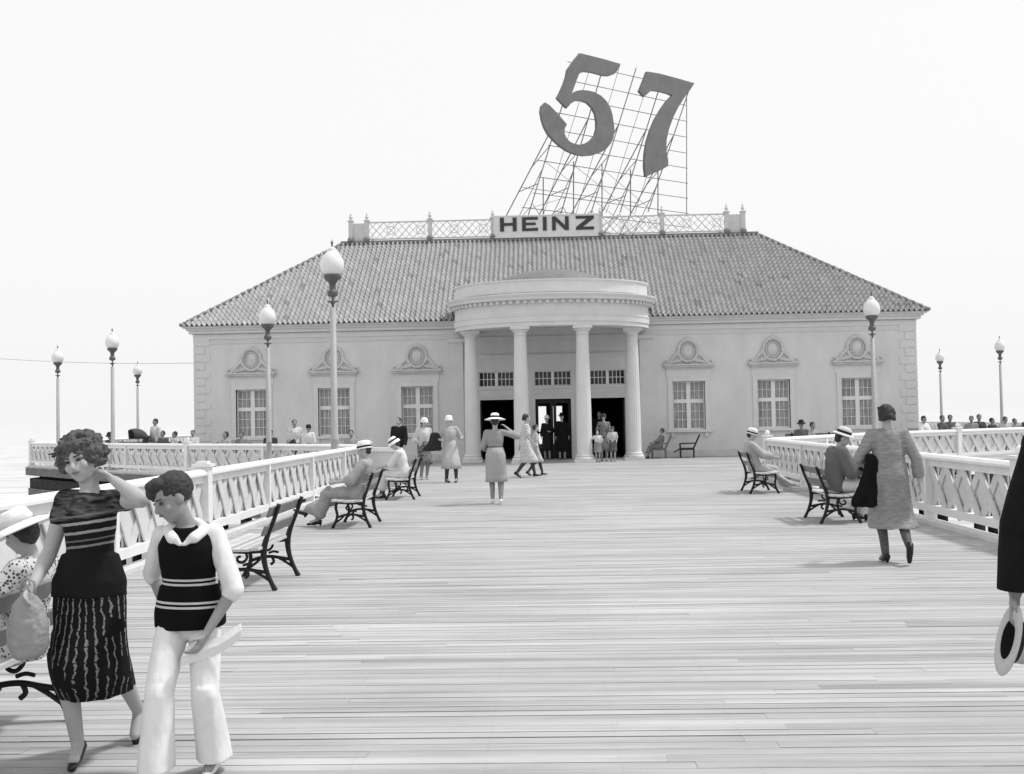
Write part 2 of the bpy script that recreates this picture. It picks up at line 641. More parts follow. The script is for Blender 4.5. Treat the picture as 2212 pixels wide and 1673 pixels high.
# ------------------------------------------------------------------ railings
def railing(p0, p1, posts, label, big=(), skip_slats=(), pitch=0.52):
    """posts: distances along the run. every bay is one lattice part"""
    p0, p1 = Vector((p0[0], p0[1], 0)), Vector((p1[0], p1[1], 0))
    d = p1 - p0
    L = d.length
    ang = math.atan2(d.y, d.x)
    root = empty('railing', p0, ang)
    tag(root, label, 'railing', 'white lattice railings along the pier edge')
    # rails
    mb = MB()
    mb.bar((0, 0, 0.835), (L, 0, 0.835), 0.06, 0.10)
    prof = [(-0.085, 0.885), (-0.085, 0.915), (-0.055, 0.95), (0, 0.962), (0.055, 0.95), (0.085, 0.915), (0.085, 0.885)]
    a = [mb.bm.verts.new((0, q[0], q[1])) for q in prof]
    b = [mb.bm.verts.new((L, q[0], q[1])) for q in prof]
    for i in range(len(prof)):
        j = (i + 1) % len(prof)
        mb.bm.faces.new((a[i], b[i], b[j], a[j]))
    mb.bm.faces.new(a); mb.bm.faces.new(b[::-1])
    mb.build('top_rail', m_rail, root)
    mb = MB()
    mb.bar((0, 0, 0.20), (L, 0, 0.20), 0.13, 0.10)
    mb.build('bottom_rail', m_rail, root)
    mb = MB()
    mb.bar((0, -0.06, 0.028), (L, -0.06, 0.028), 0.20, 0.055)
    mb.build('kerb_board', m_slat, root)
    for s in posts:
        mb = MB()
        if s in big:
            mb.box(s - 0.09, s + 0.09, -0.09, 0.09, 0.005, 0.99)
            mb.box(s - 0.12, s + 0.12, -0.12, 0.12, 0.992, 1.03)
            if 'left side' in label:
                mb.box(s - 0.07, s + 0.07, -0.07, 0.07, 1.032, 1.065)
            else:
                mb.ball((s, 0, 1.085), 0.062, 14)
        else:
            mb.box(s - 0.05, s + 0.05, -0.075, 0.075, 0.005, 0.884)
            mb.bar((s, 0.06, 0.5), (s, 0.42, 0.02), 0.06, 0.06)
        mb.build('post', m_rail, root)
    ps = sorted(posts)
    for a_, b_ in zip(ps[:-1], ps[1:]):
        n = max(1, round((b_ - a_ - 0.12) / pitch))
        w = (b_ - a_ - 0.12) / n
        mb = MB()
        up = Vector((0, 1, 0))
        for i in range(n):
            x0 = a_ + 0.06 + i * w
            bw = 0.165
            for k, (u0, u1) in enumerate(((x0 + 0.05, x0 + w - 0.05), (x0 + w - 0.05, x0 + 0.05))):
                yy = 0.012 if k == 0 else -0.012
                # board with horizontal cut ends
                v = []
                for dy in (-0.010, 0.010):
                    for (ux, uz) in ((u0 - bw / 2, 0.252), (u0 + bw / 2, 0.252), (u1 + bw / 2, 0.783), (u1 - bw / 2, 0.783)):
                        v.append(mb.bm.verts.new((ux, yy + dy, uz)))
                for q in ((3, 2, 1, 0), (4, 5, 6, 7), (0, 1, 5, 4), (1, 2, 6, 5), (2, 3, 7, 6), (3, 0, 4, 7)):
                    mb.bm.faces.new([v[j] for j in q])
        for i in range(n + 1):
            xc_ = a_ + 0.06 + i * w
            x0_, x1_ = max(xc_ - w * 0.36, a_ + 0.055), min(xc_ + w * 0.36, b_ - 0.055)
            if x1_ - x0_ > 0.03:
                mb.box(x0_, x1_, 0.024, 0.040, 0.252, 0.783)
        mb.build('lattice', m_slat, root)
    return root

def posts_at(L, step, off=0.0):
    n = max(1, round(L / step))
    return [round(L * i / n, 3) for i in range(n + 1)]

# near runs, parallel to the pier
pl = [0.0, 3.1, 6.2, 9.3, 12.4, 15.5, 18.6, 21.7, 24.7]
railing((-4.52, 2.0), (-4.52, 26.7), [0.0, 2.9, 5.8, 8.9, 11.9, 15.0, 18.2, 21.4, 24.7], 'long white lattice railing behind the benches on the left side of the pier', big=(11.9, 24.7))
railing((5.34, 26.0), (5.34, 3.0), [0.0, 3.6, 7.2, 10.9, 13.8, 17.2, 20.6, 23.0], 'long white lattice railing beside the benches on the right side of the pier', big=(0.0, 13.8))
names_l = ['short angled white railing where the left wing deck begins behind the seated lady', 'white wing-deck railing in front of the two standing women in pale clothes', 'white wing-deck railing above the boy with dark water shadow below it', 'far left white railing ending at open sea behind the curly haired woman', 'white railing at the far outer edge of the left wing deck']
FLr = [(-4.52, 26.7), (-7.9, 29.6), (-10.85, 31.9), (-13.75, 34.5), (-20.1, 41.0), (-20.1, 62.0)]
for i, (a, b) in enumerate(zip(FLr[:-1], FLr[1:])):
    L = (Vector(b) - Vector(a)).length
    ps = posts_at(L, 3.2)
    railing(b, a, ps, names_l[i], big=(ps[0],) if i in (1, 3) else ())
names_r = ['angled white railing where the right wing deck begins behind the grey haired hat', 'white wing-deck railing behind the woman walking away in a grey coat', 'far right white railing running out of the picture edge', 'white railing at the far outer edge of the right wing deck']
FRr = [(5.34, 26.0), (9.3, 30.7), (15.6, 34.75), (21.3, 38.2), (21.3, 62.0)]
for i, (a, b) in enumerate(zip(FRr[:-1], FRr[1:])):
    L = (Vector(b) - Vector(a)).length
    ps = posts_at(L, 3.2)
    railing(a, b, ps, names_r[i], big=(ps[1],) if i == 1 else ())
# short boarded return at the end of the left railing
def return_screen():
    root = empty('screen', (-4.35, 24.9, 0), math.atan2(-0.9, 1.05))
    tag(root, 'short pale boarded screen with a white capping rail beside the seated woman in white', 'screen')
    MB().box(0.02, 1.30, -0.03, 0.03, 0.04, 0.84).build('panel', m_wall, root)
    MB().box(0, 1.36, -0.08, 0.08, 0.842, 0.93).build('top_rail', m_rail, root)
    for x in (0.0, 1.36):
        MB().box(x - 0.05, x + 0.05, -0.045, 0.045, 0.004, 0.84).build('post', m_slat, root)
return_screen()

# ------------------------------------------------------------------ pavilion
BX, HW = 0.23, 13.45             # centre and half width
YF = 39.7                        # front wall plane
YB = 58.0
WIN_X = [-11.05, -7.94, -4.80, 5.30, 8.43, 11.52]
bld = empty('pavilion', (BX, YF, 0))
tag(bld, 'large pale stucco pavilion with tiled hip roof and round columned portico', 'building')
def B(mb, name, m, parent=bld, smooth=False):
    """mesh given in world coordinates, parented to the pavilion (or to a part of it)"""
    for v in mb.bm.verts:
        v.co.x -= BX
        v.co.y -= YF
    return mb.build(name, m, parent, smooth)

def wall_grid(mb, xs, zs, holes, y0, y1):
    xs, zs = sorted(set(xs)), sorted(set(zs))
    def solid(i, j):
        if i < 0 or j < 0 or i >= len(xs) - 1 or j >= len(zs) - 1:
            return False
        cx, cz = (xs[i] + xs[i + 1]) / 2, (zs[j] + zs[j + 1]) / 2
        return not any(h[0] < cx < h[1] and h[2] < cz < h[3] for h in holes)
    for i in range(len(xs) - 1):
        for j in range(len(zs) - 1):
            if not solid(i, j):
                continue
            a, b, c, d = xs[i], xs[i + 1], zs[j], zs[j + 1]
            mb.quad([(a, y0, c), (b, y0, c), (b, y0, d), (a, y0, d)])
            mb.quad([(a, y1, c), (a, y1, d), (b, y1, d), (b, y1, c)])
            if not solid(i - 1, j):
                mb.quad([(a, y0, c), (a, y0, d), (a, y1, d), (a, y1, c)])
            if not solid(i + 1, j):
                mb.quad([(b, y0, c), (b, y1, c), (b, y1, d), (b, y0, d)])
            if not solid(i, j - 1):
                mb.quad([(a, y0, c), (a, y1, c), (b, y1, c), (b, y0, c)])
            if not solid(i, j + 1):
                mb.quad([(a, y0, d), (b, y0, d), (b, y1, d), (a, y1, d)])

PX = 0.25                        # portico centre
DOORS = [(-2.47, -1.20, 0.0, 2.24), (-0.40, 0.93, 0.0, 2.24), (1.67, 2.94, 0.0, 2.24)]
TRANS = [(-2.50, -1.17, 2.72, 3.30), (-0.43, 0.96, 2.72, 3.30), (1.64, 2.97, 2.72, 3.30)]
WW, WZ0, WZ1 = 0.60, 1.00, 2.80
def front_wall():
    holes = [(x - WW, x + WW, WZ0, WZ1) for x in WIN_X] + DOORS + TRANS
    xs = [BX - HW, BX + HW] + [h[0] for h in holes] + [h[1] for h in holes]
    zs = [0.0, 5.05] + [h[2] for h in holes] + [h[3] for h in holes]
    mb = MB()
    wall_grid(mb, xs, zs, holes, YF, YF + 0.4)
    bmesh.ops.remove_doubles(mb.bm, verts=mb.bm.verts[:], dist=1e-4)
    B(mb, 'front_wall', m_wall)
    holes = [(-0.55, 0.0, 0.1, 2.15), (0.28, 0.86, 0.1, 2.15)]
    xs = [BX - HW, BX + HW] + [h[0] for h in holes] + [h[1] for h in holes]
    mb = MB()
    wall_grid(mb, xs, [0, 5.05, 0.1, 2.15], holes, YB - 0.4, YB)
    B(mb, 'back_wall', m_wall)
    for s in (-1, 1):
        x = BX + s * (HW - 0.2)
        mb = MB()
        mb.box(x - 0.198, x + 0.198, YF + 0.402, YB - 0.402, 0, 5.05)
        B(mb, 'side_wall', m_wall)
    # hall inside, its darkness put into near-black colours
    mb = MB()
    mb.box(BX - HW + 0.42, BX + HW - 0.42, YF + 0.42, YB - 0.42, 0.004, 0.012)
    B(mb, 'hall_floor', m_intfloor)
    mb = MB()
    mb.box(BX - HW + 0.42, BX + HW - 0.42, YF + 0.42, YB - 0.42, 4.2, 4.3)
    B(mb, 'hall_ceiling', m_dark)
    for x in (-0.85, 1.25):  # near-black dividing walls added to keep the side doorways dark
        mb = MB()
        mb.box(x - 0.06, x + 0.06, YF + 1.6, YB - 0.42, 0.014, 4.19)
        B(mb, 'added_partition', m_dark)
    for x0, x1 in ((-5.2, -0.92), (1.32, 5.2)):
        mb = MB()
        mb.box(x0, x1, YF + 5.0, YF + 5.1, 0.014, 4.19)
        B(mb, 'added_partition', m_dark)
front_wall()

def band_trim():
    # eaves cornice, frieze and base course
    mb = MB()
    for (z0, z1, o) in ((5.05, 5.13, 0.24), (4.93, 5.048, 0.16), (4.72, 4.90, 0.035), (4.55, 4.60, 0.03)):
        mb.box(BX - HW - o, BX + HW + o, YF - o, YF - 0.001, z0, z1)
        for s in (-1, 1):
            if s < 0:
                mb.box(BX - HW - o, BX - HW - 0.001, YF, YB, z0, z1)
            else:
                mb.box(BX + HW + 0.001, BX + HW + o, YF, YB, z0, z1)
    B(mb, 'cornice', m_trim)
    mb = MB()
    e = 0.34
    mb.box(BX - HW - e, BX + HW + e, YF - e, YF + 1, 5.132, 5.20)
    mb.box(BX - HW - e, BX - HW + 1, YF + 1, YB + e, 5.132, 5.20)
    mb.box(BX + HW - 1, BX + HW + e, YF + 1, YB + e, 5.132, 5.20)
    mb.box(BX - HW + 1, BX + HW - 1, YB - 1, YB + e, 5.132, 5.20)
    B(mb, 'eaves', m_trim)
    segs = [(BX - HW, -3.62), (4.05, BX + HW)]
    for a, b in segs:
        mb = MB()
        mb.box(a, b, YF - 0.05, YF - 0.001, 0.004, 0.26)
        B(mb, 'plinth', m_orn)
    # quoins: alternate long and short blocks
    for s in (-1, 1):
        mb = MB()
        z = 0.28
        k = 0
        while z < 4.5:
            w = 0.62 if k % 2 == 0 else 0.42
            x0 = BX - HW - 0.025 if s < 0 else BX + HW + 0.025 - w
            mb.box(x0, x0 + w, YF - 0.025, YF + 0.3, z, z + 0.275)
            z += 0.30
            k += 1
        B(mb, 'quoins', m_wall)
band_trim()

def window(x):
    yf = YF
    mb = MB()
    o = 0.17
    # architrave round the opening
    mb.box(x - WW - o, x - WW, yf - 0.05, yf + 0.14, WZ0, WZ1 + o)
    mb.box(x + WW, x + WW + o, yf - 0.05, yf + 0.14, WZ0, WZ1 + o)
    mb.box(x - WW, x + WW, yf - 0.05, yf + 0.14, WZ1, WZ1 + o)
    mb.box(x - WW - o - 0.05, x + WW + o + 0.05, yf - 0.03, yf - 0.001, WZ1 + o + 0.002, WZ1 + 0.45)
    w = B(mb, 'window', m_trim)
    mb = MB()
    mb.box(x - WW - o - 0.06, x + WW + o + 0.06, yf - 0.12, yf + 0.12, WZ0 - 0.09, WZ0 - 0.002)
    for s in (-1, 1):
        mb.box(x + s * 0.62 - 0.06, x + s * 0.62 + 0.06, yf - 0.07, yf - 0.001, WZ0 - 0.26, WZ0 - 0.092)
    B(mb, 'sill', m_trim, w)
    # sash frame with mullion, transom rail and glazing bars
    mb = MB()
    y0, y1 = yf + 0.12, yf + 0.17
    zt = 2.06
    mb.box(x - WW, x - WW + 0.05, y0, y1, WZ0, WZ1)
    mb.box(x + WW - 0.05, x + WW, y0, y1, WZ0, WZ1)
    mb.box(x - 0.075, x + 0.075, y0 - 0.02, y1, WZ0, WZ1)
    mb.box(x - WW + 0.05, x - 0.075, y0, y1, WZ0, WZ0 + 0.06)
    mb.box(x + 0.075, x + WW - 0.05, y0, y1, WZ0, WZ0 + 0.06)
    for a, b in ((x - WW + 0.05, x - 0.075), (x + 0.075, x + WW - 0.05)):
        mb.box(a, b, y0, y1, WZ1 - 0.05, WZ1)
        mb.box(a, b, y0 - 0.01, y1, zt - 0.07, zt + 0.07)
        for k in (1, 2):
            xx = a + (b - a) * k / 3
            mb.box(xx - 0.010, xx + 0.010, y0 + 0.012, y1 - 0.012, WZ0 + 0.06, zt - 0.07)
            mb.box(xx - 0.010, xx + 0.010, y0 + 0.012, y1 - 0.012, zt + 0.07, WZ1 - 0.05)
        for zz in (WZ0 + 0.06 + 0.31, WZ0 + 0.06 + 0.62, zt + 0.07 + 0.31):
            mb.box(a, b, y0 + 0.014, y1 - 0.014, zz - 0.010, zz + 0.010)
    B(mb, 'sash', m_frame, w)
    for a, b in ((x - WW + 0.05, x - 0.075), (x + 0.075, x + WW - 0.05)):
        for c, d in ((WZ0 + 0.06, zt - 0.07), (zt + 0.07, WZ1 - 0.05)):
            mb = MB()
            mb.box(a, b, y1 + 0.004, y1 + 0.012, c, d)
            B(mb, 'pane', m_pane, w)
    # cornice, oval wreath and scrolls over the window
    mb = MB()
    zc = 3.36
    hw = 0.95
    mb.box(x - hw, x + hw, yf - 0.20, yf - 0.001, zc + 0.02, zc + 0.07)
    mb.box(x - hw + 0.05, x + hw - 0.05, yf - 0.14, yf - 0.001, zc - 0.05, zc + 0.019)
    mb.box(x - hw + 0.12, x + hw - 0.12, yf - 0.07, yf - 0.001, zc - 0.11, zc - 0.051)
    B(mb, 'hood_mould', m_orn, w)
    mb = MB()
    zc2 = 3.92
    pts = [(x + 0.36 * math.cos(2 * PI * k / 28), yf - 0.04, zc2 + 0.40 * math.sin(2 * PI * k / 28)) for k in range(28)]
    mb.tube(pts, [0.062 + 0.016 * math.cos(k * PI) for k in range(28)], 8, closed=True)
    pts = [(x + 0.25 * math.cos(2 * PI * k / 24), yf - 0.03, zc2 + 0.29 * math.sin(2 * PI * k / 24)) for k in range(24)]
    mb.tube(pts, 0.022, 6, closed=True)
    mb.ell((x, yf - 0.01, zc2), 0.20, 0.05, 0.24)
    mb.ell((x, yf - 0.05, zc2 + 0.43), 0.10, 0.07, 0.07)
    for s in (-1, 1):
        # sweeping scroll down to the end of the hood
        pts = []
        for k in range(13):
            t = k / 12
            pts.append((x + s * (0.36 + 0.50 * t), yf - 0.035, zc2 - 0.02 - 0.46 * (t ** 0.6) + 0.05 * math.sin(t * PI * 2)))
        mb.tube(pts, [0.075 - 0.035 * k / 12 for k in range(13)], 7)
        pts = [(x + s * (0.83 + 0.07 * math.cos(a)), yf - 0.04, zc + 0.14 + 0.06 * math.sin(a)) for a in [2 * PI * i / 10 for i in range(10)]]
        mb.tube(pts, 0.026, 6, closed=True)
        for k in range(5):
            mb.ell((x + s * (0.30 + 0.11 * k), yf - 0.03, zc2 - 0.36 - 0.022 * k), 0.075, 0.05, 0.075)
        mb.quad([(x + s * 0.2, yf - 0.012, zc + 0.07), (x + s * 0.82, yf - 0.012, zc + 0.07), (x + s * 0.6, yf - 0.012, zc2 - 0.30), (x + s * 0.3, yf - 0.012, zc2)])
    B(mb, 'wreath_ornament', m_orn, w, smooth=True)

def pane_mat():
    m = bpy.data.materials.new('window_glass_curtain')
    m.use_nodes = True
    n, l = m.node_tree.nodes, m.node_tree.links
    b = n['Principled BSDF']
    b.inputs['Roughness'].default_value = 0.12
    b.inputs['Specular IOR Level'].default_value = 0.5
    tc = n.new('ShaderNodeTexCoord')
    mp = n.new('ShaderNodeMapping')
    mp.inputs['Scale'].default_value = (22, 22, 1.6)
    l.new(tc.outputs['Object'], mp.inputs[0])
    nz = n.new('ShaderNodeTexNoise')
    nz.inputs['Scale'].default_value = 1
    nz.inputs['Detail'].default_value = 4
    l.new(mp.outputs[0], nz.inputs['Vector'])
    cr = n.new('ShaderNodeMapRange')
    cr.inputs['From Min'].default_value = 0.3
    cr.inputs['From Max'].default_value = 0.7
    cr.inputs['To Min'].default_value = 0.16
    cr.inputs['To Max'].default_value = 0.42
    l.new(nz.outputs['Fac'], cr.inputs['Value'])
    l.new(cr.outputs[0], b.inputs['Base Color'])
    return m
m_pane = pane_mat()
m_panedark = mat('dark_glass', 0.02, 0.15, 0.3, 4.0, spec=0.4)
for _x in WIN_X:
    window(_x)

def doors():
    for i, (x0, x1, z0, z1) in enumerate(DOORS):
        mb = MB()
        for a, b in ((x0 - 0.11, x0), (x1, x1 + 0.11)):
            mb.box(a, b, YF - 0.03, YF + 0.10, 0.004, z1 + 0.11)
        mb.box(x0, x1, YF - 0.03, YF + 0.10, z1, z1 + 0.11)
        mb.box(x0 - 0.12, x1 + 0.12, YF - 0.07, YF - 0.031, z1 + 0.10, z1 + 0.16)
        fr = B(mb, 'door_frame', m_trim)
        if i == 1:
            # double glazed doors in the middle bay
            xm = (x0 + x1) / 2
            for a, b in ((x0, xm - 0.005), (xm + 0.005, x1)):
                mb = MB()
                y0, y1 = YF + 0.20, YF + 0.25
                mb.box(a, a + 0.11, y0, y1, 0.01, z1)
                mb.box(b - 0.11, b, y0, y1, 0.01, z1)
                mb.box(a + 0.11, b - 0.11, y0, y1, 0.01, 0.35)
                mb.box(a + 0.11, b - 0.11, y0, y1, z1 - 0.16, z1)
                mb.box(a + 0.11, b - 0.11, y0, y1, 0.95, 1.02)
                B(mb, 'door_leaf', m_doorp, fr)
        else:
            # leaves folded back into the hall
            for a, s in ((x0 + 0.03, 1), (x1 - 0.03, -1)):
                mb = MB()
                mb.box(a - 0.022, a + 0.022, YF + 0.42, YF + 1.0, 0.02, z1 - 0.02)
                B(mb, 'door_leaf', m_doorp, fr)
    for (x0, x1, z0, z1) in TRANS:
        mb = MB()
        y0, y1 = YF + 0.10, YF + 0.16
        xm = (x0 + x1) / 2
        mb.box(x0, x1, y0, y1, z0, z0 + 0.04)
        mb.box(x0, x1, y0, y1, z1 - 0.04, z1)
        mb.box(x0, x0 + 0.04, y0, y1, z0 + 0.04, z1 - 0.04)
        mb.box(x1 - 0.04, x1, y0, y1, z0 + 0.04, z1 - 0.04)
        mb.box(xm - 0.055, xm + 0.055, y0 - 0.02, y1, z0 + 0.04, z1 - 0.04)
        for a, b in ((x0 + 0.04, xm - 0.055), (xm + 0.055, x1 - 0.04)):
            for k in (1, 2, 3):
                xx = a + (b - a) * k / 4
                mb.box(xx - 0.012, xx + 0.012, y0 + 0.01, y1 - 0.01, z0 + 0.04, z1 - 0.04)
            zz = (z0 + z1) / 2
            mb.box(a, b, y0 + 0.012, y1 - 0.012, zz - 0.012, zz + 0.012)
        t = B(mb, 'transom_window', m_frame)
        mb = MB()
        mb.box(x0 + 0.04, x1 - 0.04, y1 + 0.003, y1 + 0.01, z0 + 0.04, z1 - 0.04)
        B(mb, 'pane', m_panedark, t)
        mb = MB()
        mb.box(x0 - 0.08, x1 + 0.08, YF - 0.04, YF - 0.002, z0 - 0.10, z0 - 0.02)
        B(mb, 'sill', m_trim, t)
doors()

# --- portico
YC = 38.35
def ell_pt(a, rx, ry):
    return PX + rx * math.sin(a), YC - ry * math.cos(a)
def portico():
    RX, RY = 3.48, 2.44
    def ring(mb, prof, seg=56, back=YF - 0.002):
        """profile of (outset, z) swept round the half ellipse, with straight returns to the wall"""
        cols = []
        path = [(-PI / 2, back)] + [(-PI / 2 + PI * k / seg, None) for k in range(seg + 1)] + [(PI / 2, back)]
        for a, yb in path:
            col = []
            for (o, z) in prof:
                x, y = ell_pt(a, RX + o, RY + o)
                if yb is not None:
                    y = yb
                col.append(mb.bm.verts.new((x, y, z)))
            cols.append(col)
        for A, C in zip(cols[:-1], cols[1:]):
            for i in range(len(prof)):
                j = (i + 1) % len(prof)
                mb.bm.faces.new((A[i], C[i], C[j], A[j]))
    # entablature: architrave with fasciae, frieze
    mb = MB()
    ring(mb, [(-0.75, 4.66), (0.0, 4.66), (0.0, 4.80), (0.03, 4.802), (0.03, 4.98), (0.05, 5.0), (0.05, 5.03), (0.0, 5.06), (0.0, 5.42), (-0.75, 5.42)])
    B(mb, 'entablature', m_trim)
    # dentils
    mb = MB()
    nd = 44
    for k in range(nd):
        a = -PI / 2 + PI * (k + 0.5) / nd
        x, y = ell_pt(a, RX + 0.07, RY + 0.07)
        tx, ty = math.cos(a) * RX, math.sin(a) * RY
        L = math.hypot(tx, ty)
        tx, ty = tx / L, ty / L
        c = Vector((x, y, 5.475))
        h = 0.055
        mb.bar(c - Vector((tx, ty, 0)) * h, c + Vector((tx, ty, 0)) * h, 0.15, 0.105)
    B(mb, 'dentils', m_trim)
    mb = MB()
    ring(mb, [(-0.7, 5.421), (0.03, 5.421), (0.03, 5.53), (0.22, 5.54), (0.24, 5.62), (0.30, 5.70), (0.30, 5.74), (-0.1, 5.80), (-0.7, 5.80)])
    B(mb, 'cornice', m_trim)
    mb = MB()
    ring(mb, [(-0.45, 5.802), (-0.02, 5.802), (-0.02, 6.19), (0.02, 6.20), (0.02, 6.25), (-0.45, 6.25)])
    B(mb, 'attic_parapet', m_trim)
    # flat ceiling and roof of the portico
    mb = MB()
    def slab(z0, z1, rx, ry):
        pts = [(PX - rx, YF - 0.01)] + [(PX + rx * math.sin(-PI / 2 + PI * k / 32), YC - ry * math.cos(-PI / 2 + PI * k / 32)) for k in range(33)] + [(PX + rx, YF - 0.01)]
        mb.prism(pts, lambda p, d: (p[0], p[1], z0 + d), z1 - z0)
    slab(4.95, 5.05, RX - 0.76, RY - 0.76)
    B(mb, 'portico_ceiling', m_dome)
    mb = MB()
    slab(5.95, 6.0, RX - 0.46, RY - 0.46)
    B(mb, 'portico_roof', m_dome)
    # shallow metal dome rising behind the parapet
    mb = MB()
    prof = [(2.3 * math.cos(t), 0.86 * math.sin(t)) for t in [PI / 2 * k / 8 for k in range(9)]]
    prof[-1] = (0.001, prof[-1][1])
    mb.lathe(prof, (PX, YC + 0.2, 6.0), 40)
    B(mb, 'dome', m_dome, smooth=True)
    # wall bands inside the portico
    mb = MB()
    mb.box(-3.0, 3.44, YF - 0.05, YF - 0.002, 3.78, 3.86)
    mb.box(-3.0, 3.44, YF - 0.09, YF - 0.002, 3.862, 3.92)
    B(mb, 'string_course', m_trim)
    # columns
    for xc, yc in ((-2.64, 37.8), (-0.84, 36.32), (1.28, 36.32), (3.08, 37.8)):
        mb = MB()
        mb.box(xc - 0.36, xc + 0.36, yc - 0.36, yc + 0.36, 0.003, 0.09)
        mb.lathe([(0.001, 0.091), (0.34, 0.091), (0.355, 0.13), (0.34, 0.175), (0.30, 0.19), (0.295, 0.205), (0.315, 0.235), (0.295, 0.262), (0.27, 0.275)], (xc, yc, 0), 32)
        base = B(mb, 'column', m_col, smooth=False)
        mb = MB()
        seg = 40
        cols = []
        for k in range(seg * 2):
            a = 2 * PI * k / (seg * 2)
            fl = 0.016 * (0.5 + 0.5 * math.cos(a * 20))
            col = []
            for (t, r) in ((0, 0.268), (0.03, 0.262), (0.34, 0.258), (0.7, 0.236), (0.96, 0.212), (1.0, 0.212)):
                f = fl if 0.02 < t < 0.97 else 0
                col.append(mb.bm.verts.new((xc + (r - f) * math.cos(a), yc + (r - f) * math.sin(a), 0.276 + t * 4.08)))
            cols.append(col)
        for i in range(len(cols)):
            A, C = cols[i], cols[(i + 1) % len(cols)]
            for j in range(5):
                mb.bm.faces.new((A[j], C[j], C[j + 1], A[j + 1]))
        B(mb, 'shaft', m_col, base, smooth=True)
        mb = MB()
        mb.lathe([(0.20, 4.357), (0.235, 4.36), (0.235, 4.39), (0.215, 4.40), (0.215, 4.47), (0.25, 4.48), (0.30, 4.54), (0.30, 4.56), (0.001, 4.56)], (xc, yc, 0), 32)
        mb.box(xc - 0.33, xc + 0.33, yc - 0.33, yc + 0.33, 4.562, 4.658)
        B(mb, 'capital', m_col, base)
    # pilasters on the wall
    for xc in (-3.30, 3.74):
        mb = MB()
        mb.box(xc - 0.24, xc + 0.24, YF - 0.12, YF - 0.002, 0.30, 4.40)
        mb.box(xc - 0.30, xc + 0.30, YF - 0.18, YF - 0.002, 0.004, 0.298)
        mb.box(xc - 0.31, xc + 0.31, YF - 0.18, YF - 0.002, 4.402, 4.54)
        B(mb, 'pilaster', m_trim)
portico()

